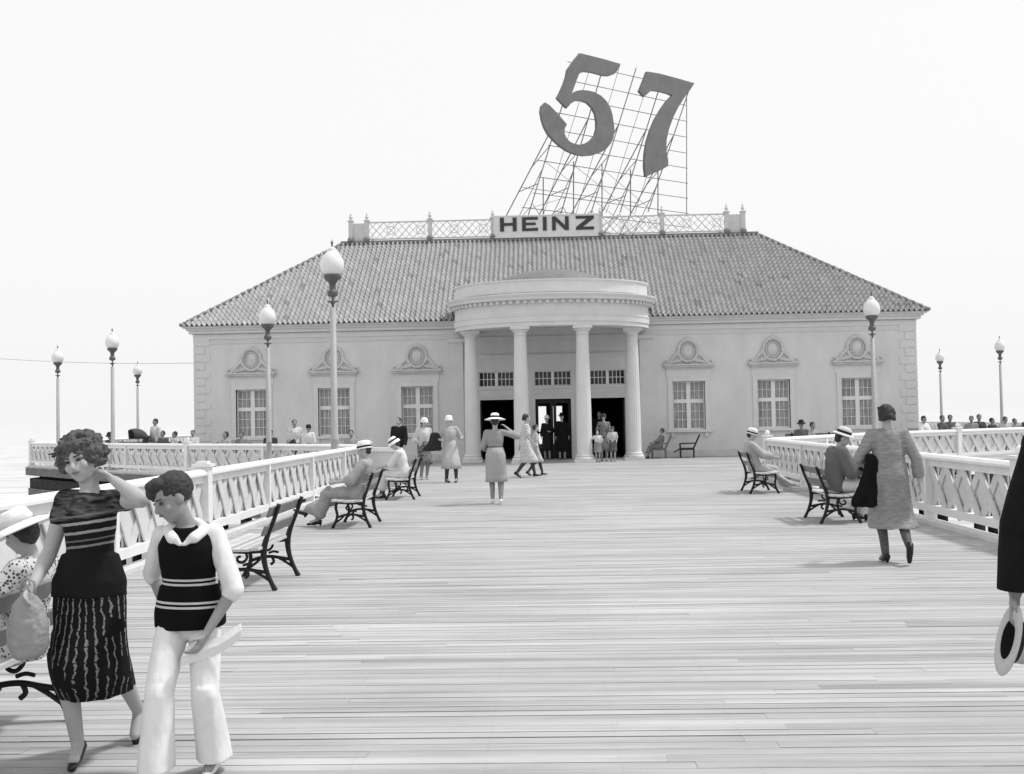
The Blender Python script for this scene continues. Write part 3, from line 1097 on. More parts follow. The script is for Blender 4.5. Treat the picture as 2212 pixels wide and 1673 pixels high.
# --- tiled hip roof
RE = 0.37                        # overhang of the tile edge
ZE, ZT = 5.20, 9.02
INS = 5.20                       # plan inset of the top edge
def roof():
    x0, x1 = BX - HW - RE, BX + HW + RE
    y0, y1 = YF - RE, YB + RE
    slope = (ZT - ZE) / INS
    SL = math.hypot(INS, ZT - ZE)
    nrow = 23
    pitch = 0.19
    rnd = random.Random(11)
    def side(width, to_world, name):
        ncol = int(width / pitch)
        p = width / ncol
        mb = MB().tones()
        bm = mb.bm
        prof = []
        for k in range(9):
            t = k / 8
            if t <= 0.5:
                prof.append((t * 1.0, 0.085 * math.sin(PI * t / 0.5)))          # barrel
            else:
                prof.append((t * 1.0, -0.045 * math.sin(PI * (t - 0.5) / 0.5)))   # trough
        for i in range(nrow):
            s0, s1 = SL * i / nrow, SL * (i + 1) / nrow
            lift = 0.035
            ta = s0 / SL * INS
            # columns that exist at this height on a hip
            c0 = int(ta / p) - 1
            c1 = ncol - c0
            for c in range(max(c0, 0), min(c1, ncol)):
                tone = max(0.35, rnd.gauss(1.0, 0.055)) * (0.7 if rnd.random() < 0.02 else 1)
                ra, rb = [], []
                jit = rnd.uniform(-0.012, 0.012)
                for (u, h) in prof:
                    X = (c + u) * p
                    ra.append(bm.verts.new((X, s0 - 0.03 + jit, 0.03 + lift + h)))
                    rb.append(bm.verts.new((X, s1 + 0.01, 0.03 + h * 0.85)))
                rc = [bm.verts.new((v.co.x, v.co.y, v.co.z - 0.04)) for v in ra]
                fs = []
                for k in range(8):
                    fs.append(bm.faces.new((ra[k], ra[k + 1], rb[k + 1], rb[k])))
                    fs.append(bm.faces.new((rc[k], rc[k + 1], ra[k + 1], ra[k])))
                mb._t(fs, tone)
        # trim along the two hips
        k = INS / SL
        for (px, nx) in ((0.0, -1), (width, 1)):
            n = Vector((nx, k, 0)).normalized()
            geom = bm.verts[:] + bm.edges[:] + bm.faces[:]
            bmesh.ops.bisect_plane(bm, geom=geom, plane_co=Vector((px, 0, 0)), plane_no=n, clear_outer=True)
        for v in bm.verts:
            v.co = to_world(v.co)
        mb2 = mb
        for v in mb2.bm.verts:
            v.co.x -= BX; v.co.y -= YF
        me = bpy.data.meshes.new(name)
        bm.to_mesh(me)
        bm.free()
        me.materials.append(m_tile)
        o = bpy.data.objects.new(name, me)
        COL.objects.link(o)
        o.parent = bld
        return o
    ca, sa = INS / SL, (ZT - ZE) / SL
    nrm = lambda s, h, d, up: None
    def front(c):
        return Vector((x0 + c.x, y0 + c.y * ca - c.z * sa, ZE + c.y * sa + c.z * ca))
    def back(c):
        return Vector((x1 - c.x, y1 - c.y * ca + c.z * sa, ZE + c.y * sa + c.z * ca))
    def left(c):
        return Vector((x0 + c.y * ca - c.z * sa, y1 - c.x, ZE + c.y * sa + c.z * ca))
    def right(c):
        return Vector((x1 - c.y * ca + c.z * sa, y0 + c.x, ZE + c.y * sa + c.z * ca))
    side(x1 - x0, front, 'roof')
    side(y1 - y0, left, 'roof')
    side(y1 - y0, right, 'roof')
    side(x1 - x0, back, 'roof')
    # boarded underlay and flat top
    mb = MB()
    e = 0.02
    P = [(x0, y0, ZE), (x1, y0, ZE), (x1, y1, ZE), (x0, y1, ZE)]
    T = [(x0 + INS, y0 + INS, ZT), (x1 - INS, y0 + INS, ZT), (x1 - INS, y1 - INS, ZT), (x0 + INS, y1 - INS, ZT)]
    for i in range(4):
        j = (i + 1) % 4
        mb.quad([P[i], P[j], T[j], T[i]])
    mb.quad(T)
    B(mb, 'roof_deck', m_tiledark)
    # hip capping tiles
    for i in range(4):
        mb = MB()
        a, b = Vector(P[i]), Vector(T[i])
        n = 26
        for k in range(n):
            p = a.lerp(b, k / n) + Vector((0, 0, 0.06))
            q = a.lerp(b, (k + 1) / n + 0.008) + Vector((0, 0, 0.045))
            mb.cap(p, 0.075, q, 0.055, 8)
        B(mb, 'hip_tiles', m_tiledark, smooth=True)
    # flashing under the balustrade
    mb = MB()
    xa, xb, ya, yb = x0 + INS, x1 - INS, y0 + INS, y1 - INS
    mb.box(xa - 0.12, xb + 0.12, ya - 0.14, ya + 0.12, ZT - 0.02, ZT + 0.10)
    mb.box(xa - 0.12, xb + 0.12, yb - 0.12, yb + 0.12, ZT - 0.02, ZT + 0.10)
    mb.box(xa - 0.12, xa + 0.12, ya + 0.121, yb - 0.121, ZT - 0.02, ZT + 0.10)
    mb.box(xb - 0.12, xb + 0.12, ya + 0.121, yb - 0.121, ZT - 0.02, ZT + 0.10)
    B(mb, 'roof_curb', m_tiledark)
    return xa, xb, ya, yb
RXA, RXB, RYA, RYB = roof()

def balustrade():
    y = RYA + 0.02
    k = (y) / FPX
    def X(px):
        return (px - 1180) * k
    posts = [X(p) for p in (762, 797, 935, 1072, 1305, 1438, 1577, 1612)]
    zb, zt = ZT + 0.10, ZT + 0.90
    def post(mb, x, yy):
        mb.box(x - 0.09, x + 0.09, yy - 0.09, yy + 0.09, zb, zt + 0.04)
        mb.box(x - 0.12, x + 0.12, yy - 0.12, yy + 0.12, zt + 0.042, zt + 0.09)
        mb.lathe([(0.05, 0), (0.03, 0.04), (0.075, 0.10), (0.08, 0.15), (0.03, 0.21), (0.045, 0.24), (0.001, 0.33)], (x, yy, zt + 0.091), 10)
    def lattice(mb, a, b):
        """a, b: 3d ends at mid height; chinese-style fret of thin bars"""
        a, b = Vector(a), Vector(b)
        L = (b - a).length
        d = (b - a) / L
        n = max(2, round(L / 0.62))
        H0, H1 = zb + 0.10, zt - 0.02
        def P(s, h):
            return Vector((a.x + d.x * s, a.y + d.y * s, h))
        mb.bar(P(0, zt - 0.01), P(L, zt - 0.01), 0.07, 0.05)
        mb.bar(P(0, zb + 0.08), P(L, zb + 0.08), 0.06, 0.05)
        w = L / n
        nrm = Vector((-d.y, d.x, 0))
        for i in range(n):
            s0, s1, sm = i * w, (i + 1) * w, (i + 0.5) * w
            hm = (H0 + H1) / 2
            mb.bar(P(s0, H0), P(s1, H1), 0.034, 0.036, nrm)
            mb.bar(P(s1, H0) + nrm * 0.001, P(s0, H1) + nrm * 0.001, 0.034, 0.036, nrm)
            for (sa_, ha, sb_, hb) in ((s0, hm, sm, H1), (sm, H1, s1, hm), (s1, hm, sm, H0), (sm, H0, s0, hm)):
                mb.bar(P(sa_, ha), P(sb_, hb), 0.022, 0.024, nrm)
            if i % 2 == 1:
                pts = [P(sm + 0.17 * math.cos(2 * PI * q / 14), hm + 0.17 * math.sin(2 * PI * q / 14)) for q in range(14)]
                mb.tube(pts, 0.018, 5, closed=True)
    root = empty('roof_balustrade', ((RXA + RXB) / 2, RYA, ZT + 0.1))
    tag(root, 'pale fretwork balustrade with finialed posts round the top of the tiled roof', 'balustrade')
    def P_(mb, name, m, smooth=False, parent=root):
        for v in mb.bm.verts:
            v.co -= root.location
        return mb.build(name, m, parent, smooth)
    allposts = [(x, y) for x in posts]
    for sx in (posts[0], posts[-1]):
        for q in range(1, 4):
            allposts.append((sx, y + (RYB - RYA) * q / 3))
    for (x, yy) in allposts:
        mb = MB()
        post(mb, x, yy)
        p = P_(mb, 'post', m_balus)
    for x in posts:
        mb = MB()
        mb.ball((x, y - 0.13, ZT + 0.15), 0.13, 12)
        P_(mb, 'ball_foot', m_tiledark, True)
    for a, b in ((0, 1), (6, 7)):
        mb = MB()
        mb.box(posts[a] + 0.091, posts[b] - 0.091, y - 0.03, y + 0.03, zb + 0.02, zt - 0.04)
        P_(mb, 'solid_panel', m_balus)
    for a, b in ((1, 2), (2, 3), (4, 5), (5, 6)):
        mb = MB()
        lattice(mb, (posts[a] + 0.09, y, 0), (posts[b] - 0.09, y, 0))
        P_(mb, 'fretwork', m_balus)
    for sx in (posts[0], posts[-1]):
        mb = MB()
        lattice(mb, (sx, y + 0.09, 0), (sx, y + (RYB - RYA) - 0.09, 0))
        P_(mb, 'fretwork', m_balus)
    mb = MB()
    lattice(mb, (posts[0], y + (RYB - RYA), 0), (posts[-1], y + (RYB - RYA), 0))
    P_(mb, 'fretwork', m_balus)
    # name board
    xa, xb = posts[3] - 0.02, posts[4] + 0.0
    sg = empty('name_board', ((xa + xb) / 2, y - 0.16, zb))
    tag(sg, 'pale sign board reading HEINZ in dark capitals at the roof edge', 'sign')
    cx = (xa + xb) / 2
    W_ = xb - xa
    MB().box(-W_ / 2 + 0.10, W_ / 2 - 0.10, -0.03, 0.03, 0.02, 0.86).build('board', m_board, sg)
    mb = MB()
    mb.box(-W_ / 2 + 0.06, W_ / 2 - 0.06, -0.045, 0.035, 0.862, 0.91)
    mb.box(-W_ / 2 + 0.06, W_ / 2 - 0.06, -0.045, 0.035, -0.03, 0.018)
    mb.box(-W_ / 2 + 0.05, -W_ / 2 + 0.098, -0.045, 0.035, 0.02, 0.86)
    mb.box(W_ / 2 - 0.098, W_ / 2 - 0.05, -0.045, 0.035, 0.02, 0.86)
    mb.build('border', m_board, sg)
    # letters as outlines in a 0..1 high box
    def slabs(mb, polys, ox, w, h, oz):
        for pl_ in polys:
            mb.prism([(ox + p[0] * w, oz + p[1] * h) for p in pl_], lambda p, d: (p[0], -0.034 - d, p[1]), 0.03)
    t = 0.20
    LET = {
        'H': (0.78, [[(0, 0), (0.24, 0), (0.24, 1), (0, 1)], [(0.76, 0), (1, 0), (1, 1), (0.76, 1)], [(0.24, 0.41), (0.76, 0.41), (0.76, 0.61), (0.24, 0.61)]]),
        'E': (0.76, [[(0, 0), (0.24, 0), (0.24, 1), (0, 1)], [(0.24, 0), (1, 0), (1, 0.22), (0.24, 0.19)], [(0.24, 0.81), (1, 0.80), (1, 1), (0.24, 1)], [(0.24, 0.42), (0.86, 0.42), (0.86, 0.60), (0.24, 0.60)]]),
        'I': (0.20, [[(0, 0), (1, 0), (1, 1), (0, 1)]]),
        'N': (0.80, [[(0, 0), (0.22, 0), (0.22, 1), (0, 1)], [(0.78, 0), (1, 0), (1, 1), (0.78, 1)], [(0.22, 1), (0.22, 0.66), (0.78, 0), (0.78, 0.34)]]),
        'Z': (0.84, [[(0, 0), (1, 0), (1, 0.22), (0.38, 0.20), (0.02, 0.20)], [(0.02, 0.80), (0.62, 0.80), (1, 0.80), (1, 1), (0, 1)], [(0.02, 0.20), (0.38, 0.20), (1, 0.80), (0.62, 0.80)]]),
    }
    s = W_ / (1362 - 842)
    oz, hh = 0.24, 0.58
    for ch, a, b in (('H', 880, 960), ('E', 986, 1062), ('I', 1086, 1104), ('N', 1130, 1210), ('Z', 1243, 1330)):
        mb = MB()
        slabs(mb, LET[ch][1], (a - 1102) * s, (b - a) * s, hh, oz)
        mb.build('letter', m_letter, sg)
balustrade()

# ------------------------------------------------------------------ rooftop 57
def rooftop_sign():
    phi = R(37)
    u = Vector((math.cos(phi), math.sin(phi), 0))
    P0 = Vector((-0.2, 46.6, 0))
    nb = Vector((-math.sin(phi), math.cos(phi), 0))      # backwards, away from the camera
    C = Vector((0, 0, CAM_H))
    root = empty('rooftop_sign', (P0.x, P0.y, ZT))
    tag(root, 'huge dark slanting numerals 57 on a steel lattice frame above the roof', 'sign')
    def zp(x, y, off=0.0):
        """a point of the sign's own upright plane"""
        X, Y = (1300 + x * 0.8137) * 0.54, (150 + y * 0.8137) * 0.54
        d = ray(X, Y)
        o = P0 + nb * off
        t = (o - C).dot(nb) / d.dot(nb)
        return C + d * t
    five = [(1255, 78), (1300, 89), (1375, 108), (1450, 130), (1446, 148), (1437, 166), (1422, 181), (1400, 189), (1375, 188), (1345, 180), (1310, 171), (1280, 168), (1262, 171), (1250, 180), (1240, 205), (1228, 238), (1214, 276),
            (1238, 263), (1262, 259), (1290, 261), (1325, 269), (1358, 287), (1385, 314), (1403, 345), (1414, 380), (1420, 420), (1424, 455), (1419, 492), (1406, 522), (1385, 548), (1355, 567), (1318, 579), (1275, 583), (1235, 576), (1195, 560), (1158, 535), (1125, 505), (1098, 474), (1080, 440), (1068, 402), (1062, 365), (1066, 338), (1083, 320),
            (1105, 334), (1132, 362), (1160, 393), (1190, 428), (1180, 446), (1178, 470), (1186, 492), (1202, 511), (1225, 523), (1252, 528), (1282, 521), (1308, 505), (1328, 480), (1337, 448), (1337, 412), (1330, 375), (1315, 345), (1292, 322), (1262, 311), (1235, 311), (1210, 325), (1190, 348), (1167, 324), (1142, 298), (1158, 268), (1176, 228), (1188, 190), (1194, 158), (1212, 132), (1233, 103)]
    seven = [(1583, 168), (1640, 177), (1725, 199), (1817, 226), (1795, 260), (1765, 300), (1737, 345), (1712, 395), (1692, 450), (1680, 505), (1679, 555), (1688, 605), (1688, 632), (1655, 652), (1618, 668), (1578, 686), (1572, 635), (1574, 575), (1584, 512), (1600, 460), (1624, 402), (1655, 350), (1682, 312), (1708, 285), (1690, 277), (1650, 266), (1615, 261), (1596, 268), (1584, 280), (1570, 292), (1546, 264), (1556, 240), (1572, 200)]
    for poly in (five, seven):
        mb = MB()
        th = 0.15
        mb.prism(poly, lambda p, d: zp(p[0], p[1]) + nb * d - Vector((P0.x, P0.y, ZT)), th)
        mb.bm.normal_update()
        bmesh.ops.triangulate(mb.bm, faces=[f for f in mb.bm.faces if len(f.verts) > 4])
        mb.build('numeral', m_sign, root)
    # lattice behind the numerals
    org = Vector((P0.x, P0.y, ZT))
    mb = MB()
    def ln(x0, y0, x1, y1, r=0.03, off=0.38):
        mb.tube([zp(x0, y0, off) - org, zp(x1, y1, off) - org], r, 6)
    lean = [((1000, 872), (1246, 80)), ((1160, 868), (1378, 110)), ((1308, 864), (1530, 152)), ((1450, 862), (1664, 186)), ((1588, 858), (1800, 228))]
    for a, b in lean:
        ln(*a, *b, r=0.028)
        if a[0] < 1580:
            ln(a[0] + 74, a[1], b[0] + 74, b[1] + 20, r=0.014)
    # horizontals at constant height between the outer leaning members
    zlev = [17.75, 16.9, 16.1, 15.3, 14.5, 13.75, 13.0, 12.25, 11.5, 10.8, 10.1]
    ln(1778, 290, 1778, 870, r=0.022)
    def on_line(a, b, z):
        A, Bp = zp(*a, 0.38), zp(*b, 0.38)
        t = (z - A.z) / (Bp.z - A.z)
        return A.lerp(Bp, t)
    for i, z in enumerate(zlev):
        A = on_line(lean[0][0], lean[0][1], z)
        E = on_line(lean[-1][0], lean[-1][1], z)
        edge = zp(1778, 500, 0.38)
        E = Vector((edge.x, edge.y, z))
        if i == 0:
            E = on_line(lean[-1][0], lean[-1][1], z)
        mb.tube([A - u * (0.45 if i % 3 == 0 else 0.1) - org, E - org], 0.018, 6)
    for x, yt in ((1073, 690), (1222, 610), (1362, 620), (1502, 650), (1637, 660)):
        ln(x, yt, x, 880, r=0.028)
    rb = random.Random(4)
    for (a, b), (a2, b2) in zip(lean[:-1], lean[1:]):
        for z0, z1 in ((9.4, 10.1), (10.1, 10.8), (10.8, 11.5), (11.5, 12.25), (12.25, 13.0)):
            p, q = (z0, z1) if rb.random() < 0.5 else (z1, z0)
            if rb.random() < 0.8:
                mb.tube([on_line(a, b, p) - org, on_line(a2, b2, q) - org], 0.012, 5)
    mb.build('front_lattice', m_steel, root)
    # raking stays to feet further back on the roof
    mb = MB()
    for i, (a, b) in enumerate(lean):
        foot = zp(*a, 0.38)
        foot.z = ZT + 0.02
        back = foot + nb * 3.6
        for z, w in ((15.3, 0.028), (12.7, 0.018), (10.9, 0.015)):
            top = on_line(a, b, z)
            k = {15.3: 1.0, 12.7: 0.62, 10.9: 1.0}[z]
            q = foot + nb * 3.6 * k
            q.z = ZT + 0.02
            mb.tube([top - org, q - org], w, 6)
        mid = on_line(a, b, 11.95)
        st = on_line(a, b, 15.3).lerp(back, (15.3 - 11.95) / (15.3 - ZT))
        mb.tube([mid - org, st - org], 0.022, 5)
        mid2 = on_line(a, b, 13.75)
        st2 = on_line(a, b, 15.3).lerp(back, (15.3 - 13.0) / (15.3 - ZT))
        mb.tube([mid2 - org, st2 - org], 0.02, 5)
        v0 = back.copy()
        st3 = on_line(a, b, 15.3).lerp(back, 0.72)
        mb.tube([st3 - org, Vector((st3.x, st3.y, ZT)) - org], 0.028, 6)
        if i < 4:
            a2, b2 = lean[i + 1]
            s1 = on_line(a2, b2, 15.3).lerp(zp(*a2, 0.38).lerp(zp(*a2, 0.38), 0) + nb * 3.6, 0.5)
            st_mid = on_line(a, b, 15.3).lerp(back, 0.5)
            mb.tube([st_mid - org, Vector((s1.x, s1.y, st_mid.z)) - org], 0.018, 5)
            mb.tube([on_line(a, b, 9.6) - org, on_line(a2, b2, 11.05) - org], 0.02, 5)
            mb.tube([on_line(a, b, 11.05) - org, on_line(a2, b2, 9.6) - org], 0.016, 5)
    mb.build('back_stays', m_steel, root)
rooftop_sign()

# thin wire running from the left lamps to the pavilion wall
def wire():
    a, b = Vector((-26.0, 40.0, 5.25)), Vector((BX - HW - 0.03, 41.5, 3.95 + 0.1))
    a = atY(-40, 773, 40.2)
    b = atY(411, 785, 40.6)
    b.x = BX - HW - 0.04
    pts = []
    for k in range(13):
        t = k / 12
        p = a.lerp(b, t)
        p.z -= 0.10 * math.sin(PI * t)
        pts.append(p - b)
    o = MB().tube(pts, 0.009, 5).build('wire', mat('wire_metal', 0.35, 0.6, 0.1), loc=b)
    tag(o, 'thin sagging wire stretched from the left lamp to the pavilion wall', 'wire')
wire()

# ------------------------------------------------------------------ lamps
def make_lamp():
    root = empty('street_lamp', (0, 0, 0))
    mb = MB()
    mb.lathe([(0.001, 0.0), (0.17, 0.0), (0.17, 0.18), (0.13, 0.24), (0.12, 0.55), (0.085, 0.62), (0.075, 1.0), (0.085, 1.02), (0.085, 1.06), (0.072, 1.08), (0.058, 3.66), (0.001, 3.66)], seg=20)
    mb.build('pole', m_pole, root, smooth=True)
    mb = MB()
    mb.lathe([(0.001, 3.60), (0.03, 3.60), (0.022, 3.70), (0.05, 3.76), (0.022, 3.80), (0.022, 3.86), (0.10, 3.90), (0.11, 3.97), (0.07, 4.02), (0.06, 4.10), (0.085, 4.17), (0.17, 4.25), (0.18, 4.30), (0.001, 4.30)], seg=16)
    mb.bar((-0.10, 0, 3.78), (0.10, 0, 3.78), 0.03, 0.03)
    mb.bar((0, -0.10, 3.781), (0, 0.10, 3.781), 0.03, 0.03)
    mb.build('bracket', m_lampiron, root)
    mb = MB()
    mb.lathe([(0.001, 4.302), (0.14, 4.302), (0.185, 4.34), (0.225, 4.41), (0.24, 4.50), (0.225, 4.60), (0.18, 4.69), (0.12, 4.76), (0.085, 4.80), (0.09, 4.82), (0.055, 4.86), (0.001, 4.88)], seg=28)
    g = mb.build('globe', m_globe, root, smooth=True)
    mb = MB()
    mb.lathe([(0.001, 4.882), (0.02, 4.882), (0.014, 4.92), (0.03, 4.95), (0.012, 4.99), (0.001, 5.03)], seg=10)
    mb.build('finial', m_lampiron, root)
    return root
lamp0 = make_lamp()
LAMPS = [
    (-4.66, 23.3, 0, 1.11, 'tallest nearest lamp post, its white globe against the roof at left'),
    (-7.60, 28.95, 0, 0.985, 'white globe lamp post in front of the leftmost windows of the pavilion'),
    (-14.6, 35.45, 0, 0.965, 'white globe lamp post on the far left railing above the curly haired woman'),
    (-18.4, 39.6, 0, 0.92, 'leftmost lamp post, pale against the sky at the end of the far railing'),
    (-19.0, 49.0, 0, 0.90, 'shortest looking lamp post just right of the tall one, behind the left wing deck'),
    (9.45, 31.0, 0, 1.00, 'white globe lamp post overlapping the right end of the tiled roof'),
    (19.6, 53.5, 0, 0.92, 'thin lamp post against the sky just right of the pavilion corner'),
    (21.2, 50.3, 0, 0.99, 'rightmost thin lamp post standing against the white sky'),
]
for i, (x, y, z, s, lab) in enumerate(LAMPS):
    o = lamp0 if i == 0 else copy_tree(lamp0)
    o.location = (x, y, z)
    o.scale = (s, s, s)
    tag(o, lab, 'street lamp', 'globe lamp posts along the pier')

# ------------------------------------------------------------------ benches
def make_bench():
    """local: seat looks to +Y, length along X, back legs at y=-0.25"""
    root = empty('park_bench', (0, 0, 0))
    def side_frame(x):
        mb = MB()
        def t(pts, r):
            n = len(pts)
            rr = r if isinstance(r, list) else [r] * n
            P_, R_ = [], []
            for i in range(n - 1):
                p0, p1, p2, p3 = pts[max(i - 1, 0)], pts[i], pts[i + 1], pts[min(i + 2, n - 1)]
                for j in range(4):
                    q = j / 4
                    P_.append(tuple(0.5 * (2 * p1[a] + (p2[a] - p0[a]) * q + (2 * p0[a] - 5 * p1[a] + 4 * p2[a] - p3[a]) * q * q + (3 * p1[a] - p0[a] - 3 * p2[a] + p3[a]) * q ** 3) for a in (0, 1)))
                    R_.append(rr[i] + (rr[i + 1] - rr[i]) * q)
            P_.append(pts[-1]); R_.append(rr[-1])
            mb.tube([(x, p[0], p[1]) for p in P_], R_, 8)
        # back leg and back upright as one sweep
        t([(-0.30, 0.0), (-0.27, 0.06), (-0.235, 0.14), (-0.205, 0.24), (-0.195, 0.34), (-0.21, 0.44), (-0.25, 0.55), (-0.30, 0.67), (-0.345, 0.80)], [0.028, 0.022, 0.022, 0.025, 0.030, 0.028, 0.022, 0.020, 0.020])
        # seat bearer
        t([(-0.22, 0.375), (-0.05, 0.365), (0.12, 0.375), (0.20, 0.385)], 0.024)
        # front leg, bowed
        t([(0.19, 0.38), (0.205, 0.30), (0.185, 0.20), (0.20, 0.12), (0.24, 0.04), (0.255, 0.0)], [0.024, 0.022, 0.020, 0.020, 0.022, 0.028])
        # arched brace between the legs
        t([(-0.215, 0.17), (-0.12, 0.185), (-0.03, 0.20), (0.06, 0.195), (0.14, 0.175), (0.195, 0.15)], 0.017)
        t([(-0.25, 0.09), (-0.17, 0.145), (-0.10, 0.185)], 0.014)
        t([(0.215, 0.08), (0.14, 0.13), (0.09, 0.175)], 0.014)
        # scroll ornament under the seat
        t([(-0.02, 0.365), (-0.04, 0.31), (0.0, 0.265), (0.045, 0.275), (0.05, 0.31), (0.02, 0.32)], 0.013)
        t([(-0.03, 0.20), (-0.05, 0.15), (-0.02, 0.12)], 0.015)
        t([(-0.10, 0.24), (-0.05, 0.25), (0.0, 0.235)], 0.012)
        mb.build('side_frame', m_iron, root, smooth=True)
    side_frame(-0.46)
    side_frame(0.46)
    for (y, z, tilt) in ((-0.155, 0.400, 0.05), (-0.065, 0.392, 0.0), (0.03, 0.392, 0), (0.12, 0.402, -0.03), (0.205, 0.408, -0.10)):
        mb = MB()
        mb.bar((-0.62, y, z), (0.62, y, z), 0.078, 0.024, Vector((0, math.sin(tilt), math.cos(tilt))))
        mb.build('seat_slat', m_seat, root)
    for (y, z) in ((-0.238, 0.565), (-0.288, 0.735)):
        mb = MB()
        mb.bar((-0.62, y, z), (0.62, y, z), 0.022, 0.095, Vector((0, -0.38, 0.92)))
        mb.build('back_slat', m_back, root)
    return root
bench0 = make_bench()
BENCHES = [  # x of seat centre, y, rot, label
    (-2.84, 5.15, PI / 2, 'black iron bench under the spotted dress, cut off by the left edge'),
    (-2.84, 10.3, PI / 2, 'empty black iron bench with pale slats beside the boy'),
    (-2.88, 15.9, PI / 2, 'black iron bench under the lounging woman with outstretched legs'),
    (-2.90, 21.2, PI / 2, 'black iron bench under the woman in white, farthest bench on the left'),
    (4.22, 21.3, -PI / 2, 'black iron bench under the person in a striped cap, farther one on the right'),
    (4.10, 15.5, -PI / 2, 'black iron bench under the hunched person in a dark jacket on the right'),
    (-9.9, 32.5, PI * 0.9, 'half hidden bench on the left wing deck under the two seated dark haired people'),
    (-13.6, 37.0, PI * 0.9, 'half hidden bench on the left wing deck near the man in a white shirt'),
    (-15.6, 38.6, PI * 0.8, 'half hidden bench behind the far left railing'),
    (12.9, 37.6, PI * 1.15, 'half hidden bench on the right wing deck near the pavilion corner'),
    (15.0, 38.0, PI * 1.15, 'half hidden bench on the right wing deck in the middle of the seated row'),
    (16.9, 38.9, PI * 1.15, 'half hidden bench on the right wing deck at the picture edge'),
    (7.9, 32.6, PI * 0.0, 'half hidden bench behind the corner of the right railing'),
]
for i, (x, y, rz, lab) in enumerate(BENCHES):
    o = bench0 if i == 0 else copy_tree(bench0)
    o.location = (x, y, 0)
    o.rotation_euler = (0, 0, rz)
    if i > 5:
        o.scale = (1.2, 1.2, 1.2)
    tag(o, lab, 'bench', 'iron benches on the pier')
# ------------------------------------------------------------------ people
m_skin = mat('skin', 0.40, 0.6, 0.06, 8.0, spec=0.3)
m_skind = mat('skin_tan', 0.27, 0.6, 0.08, 8.0, spec=0.3)  # even skin tone, darker than the other one
m_hair = mat('dark_hair', 0.035, 0.6, 0.5, 40.0, 0.5, 90, 0.3)
m_hairg = mat('brown_hair', 0.085, 0.6, 0.45, 40.0, 0.6, 90, 0.3)
m_shoe = mat('black_shoe_leather', 0.015, 0.35, 0.3, 20.0)
m_shoew = mat('white_shoe_leather', 0.75, 0.4, 0.1, 20.0)
m_eye = mat('eye', 0.03, 0.2, 0.2, 20.0)
m_lip = mat('lip', 0.16, 0.5, 0.1, 20.0)
def cloth(g):
    return mat('cloth_%02d' % round(g * 100), g, 0.95, 0.14, 7.0, 0.85, 12, 0.08, (1, 1, 0.40))
m_stock = mat('dark_stocking', 0.05, 0.7, 0.3, 20.0)
m_stockm = mat('grey_stocking', 0.25, 0.7, 0.1, 20.0)
m_straw = mat('straw', 0.50, 0.7, 0.12, 60.0, 0.4, 120, 0.2)
X3, Y3, Z3 = Vector((1, 0, 0)), Vector((0, 1, 0)), Vector((0, 0, 1))

def ik(a, c, l1, l2, pole):
    d = c - a
    L = d.length
    if L > (l1 + l2) * 0.995:
        c = a + d * ((l1 + l2) * 0.995 / L)
        d = c - a
        L = d.length
    x = (l1 * l1 - l2 * l2 + L * L) / (2 * L)
    h = math.sqrt(max(l1 * l1 - x * x, 0))
    dn = d / L
    p = pole - a
    p = p - dn * p.dot(dn)
    if p.length < 1e-4:
        p = dn.orthogonal()
    return a + dn * x + p.normalized() * h, c

def hand_solid(mb, w, d, n, k, curl, mirror, grip=False):
    """w wrist, d pointing out of the forearm, n palm normal (direction the palm faces)"""
    d = d.normalized()
    n = (n - d * n.dot(d)).normalized()
    s = d.cross(n) * mirror             # towards the thumb
    mb.cap(w - d * 0.01 * k, 0.024 * k, w + d * 0.035 * k, 0.032 * k, 10, 0.62, s)
    mb.cap(w + d * 0.03 * k, 0.031 * k, w + d * 0.078 * k, 0.037 * k, 10, 0.42, s)
    for i, (off, L) in enumerate(((0.029, 0.068), (0.0105, 0.077), (-0.0085, 0.072), (-0.027, 0.056))):
        p = w + d * (0.088 - abs(off) * 0.15) * k + s * off * k
        a = R(curl * (0.75 + 0.12 * i))
        dirn = d.copy()
        rr = 0.0100
        for j, f in enumerate((0.45, 0.32, 0.23)):
            ang = a * (j + 1) * 0.55
            dirn = d * math.cos(ang) + n * math.sin(ang) + s * off * 2.2
            dirn.normalize()
            q = p + dirn * L * f * k
            mb.cap(p, rr * k, q, (rr - 0.0010) * k, 8)
            p = q
            rr -= 0.0010
    p = w + d * 0.022 * k + s * 0.026 * k
    q = p + (d * 0.55 + s * 0.75 + n * 0.25).normalized() * 0.036 * k
    mb.cap(p, 0.0125 * k, q, 0.0115 * k, 8)
    r = q + (d * 0.85 + s * 0.25 + n * 0.45).normalized() * 0.030 * k
    mb.cap(q, 0.0110 * k, r, 0.0090 * k, 8)

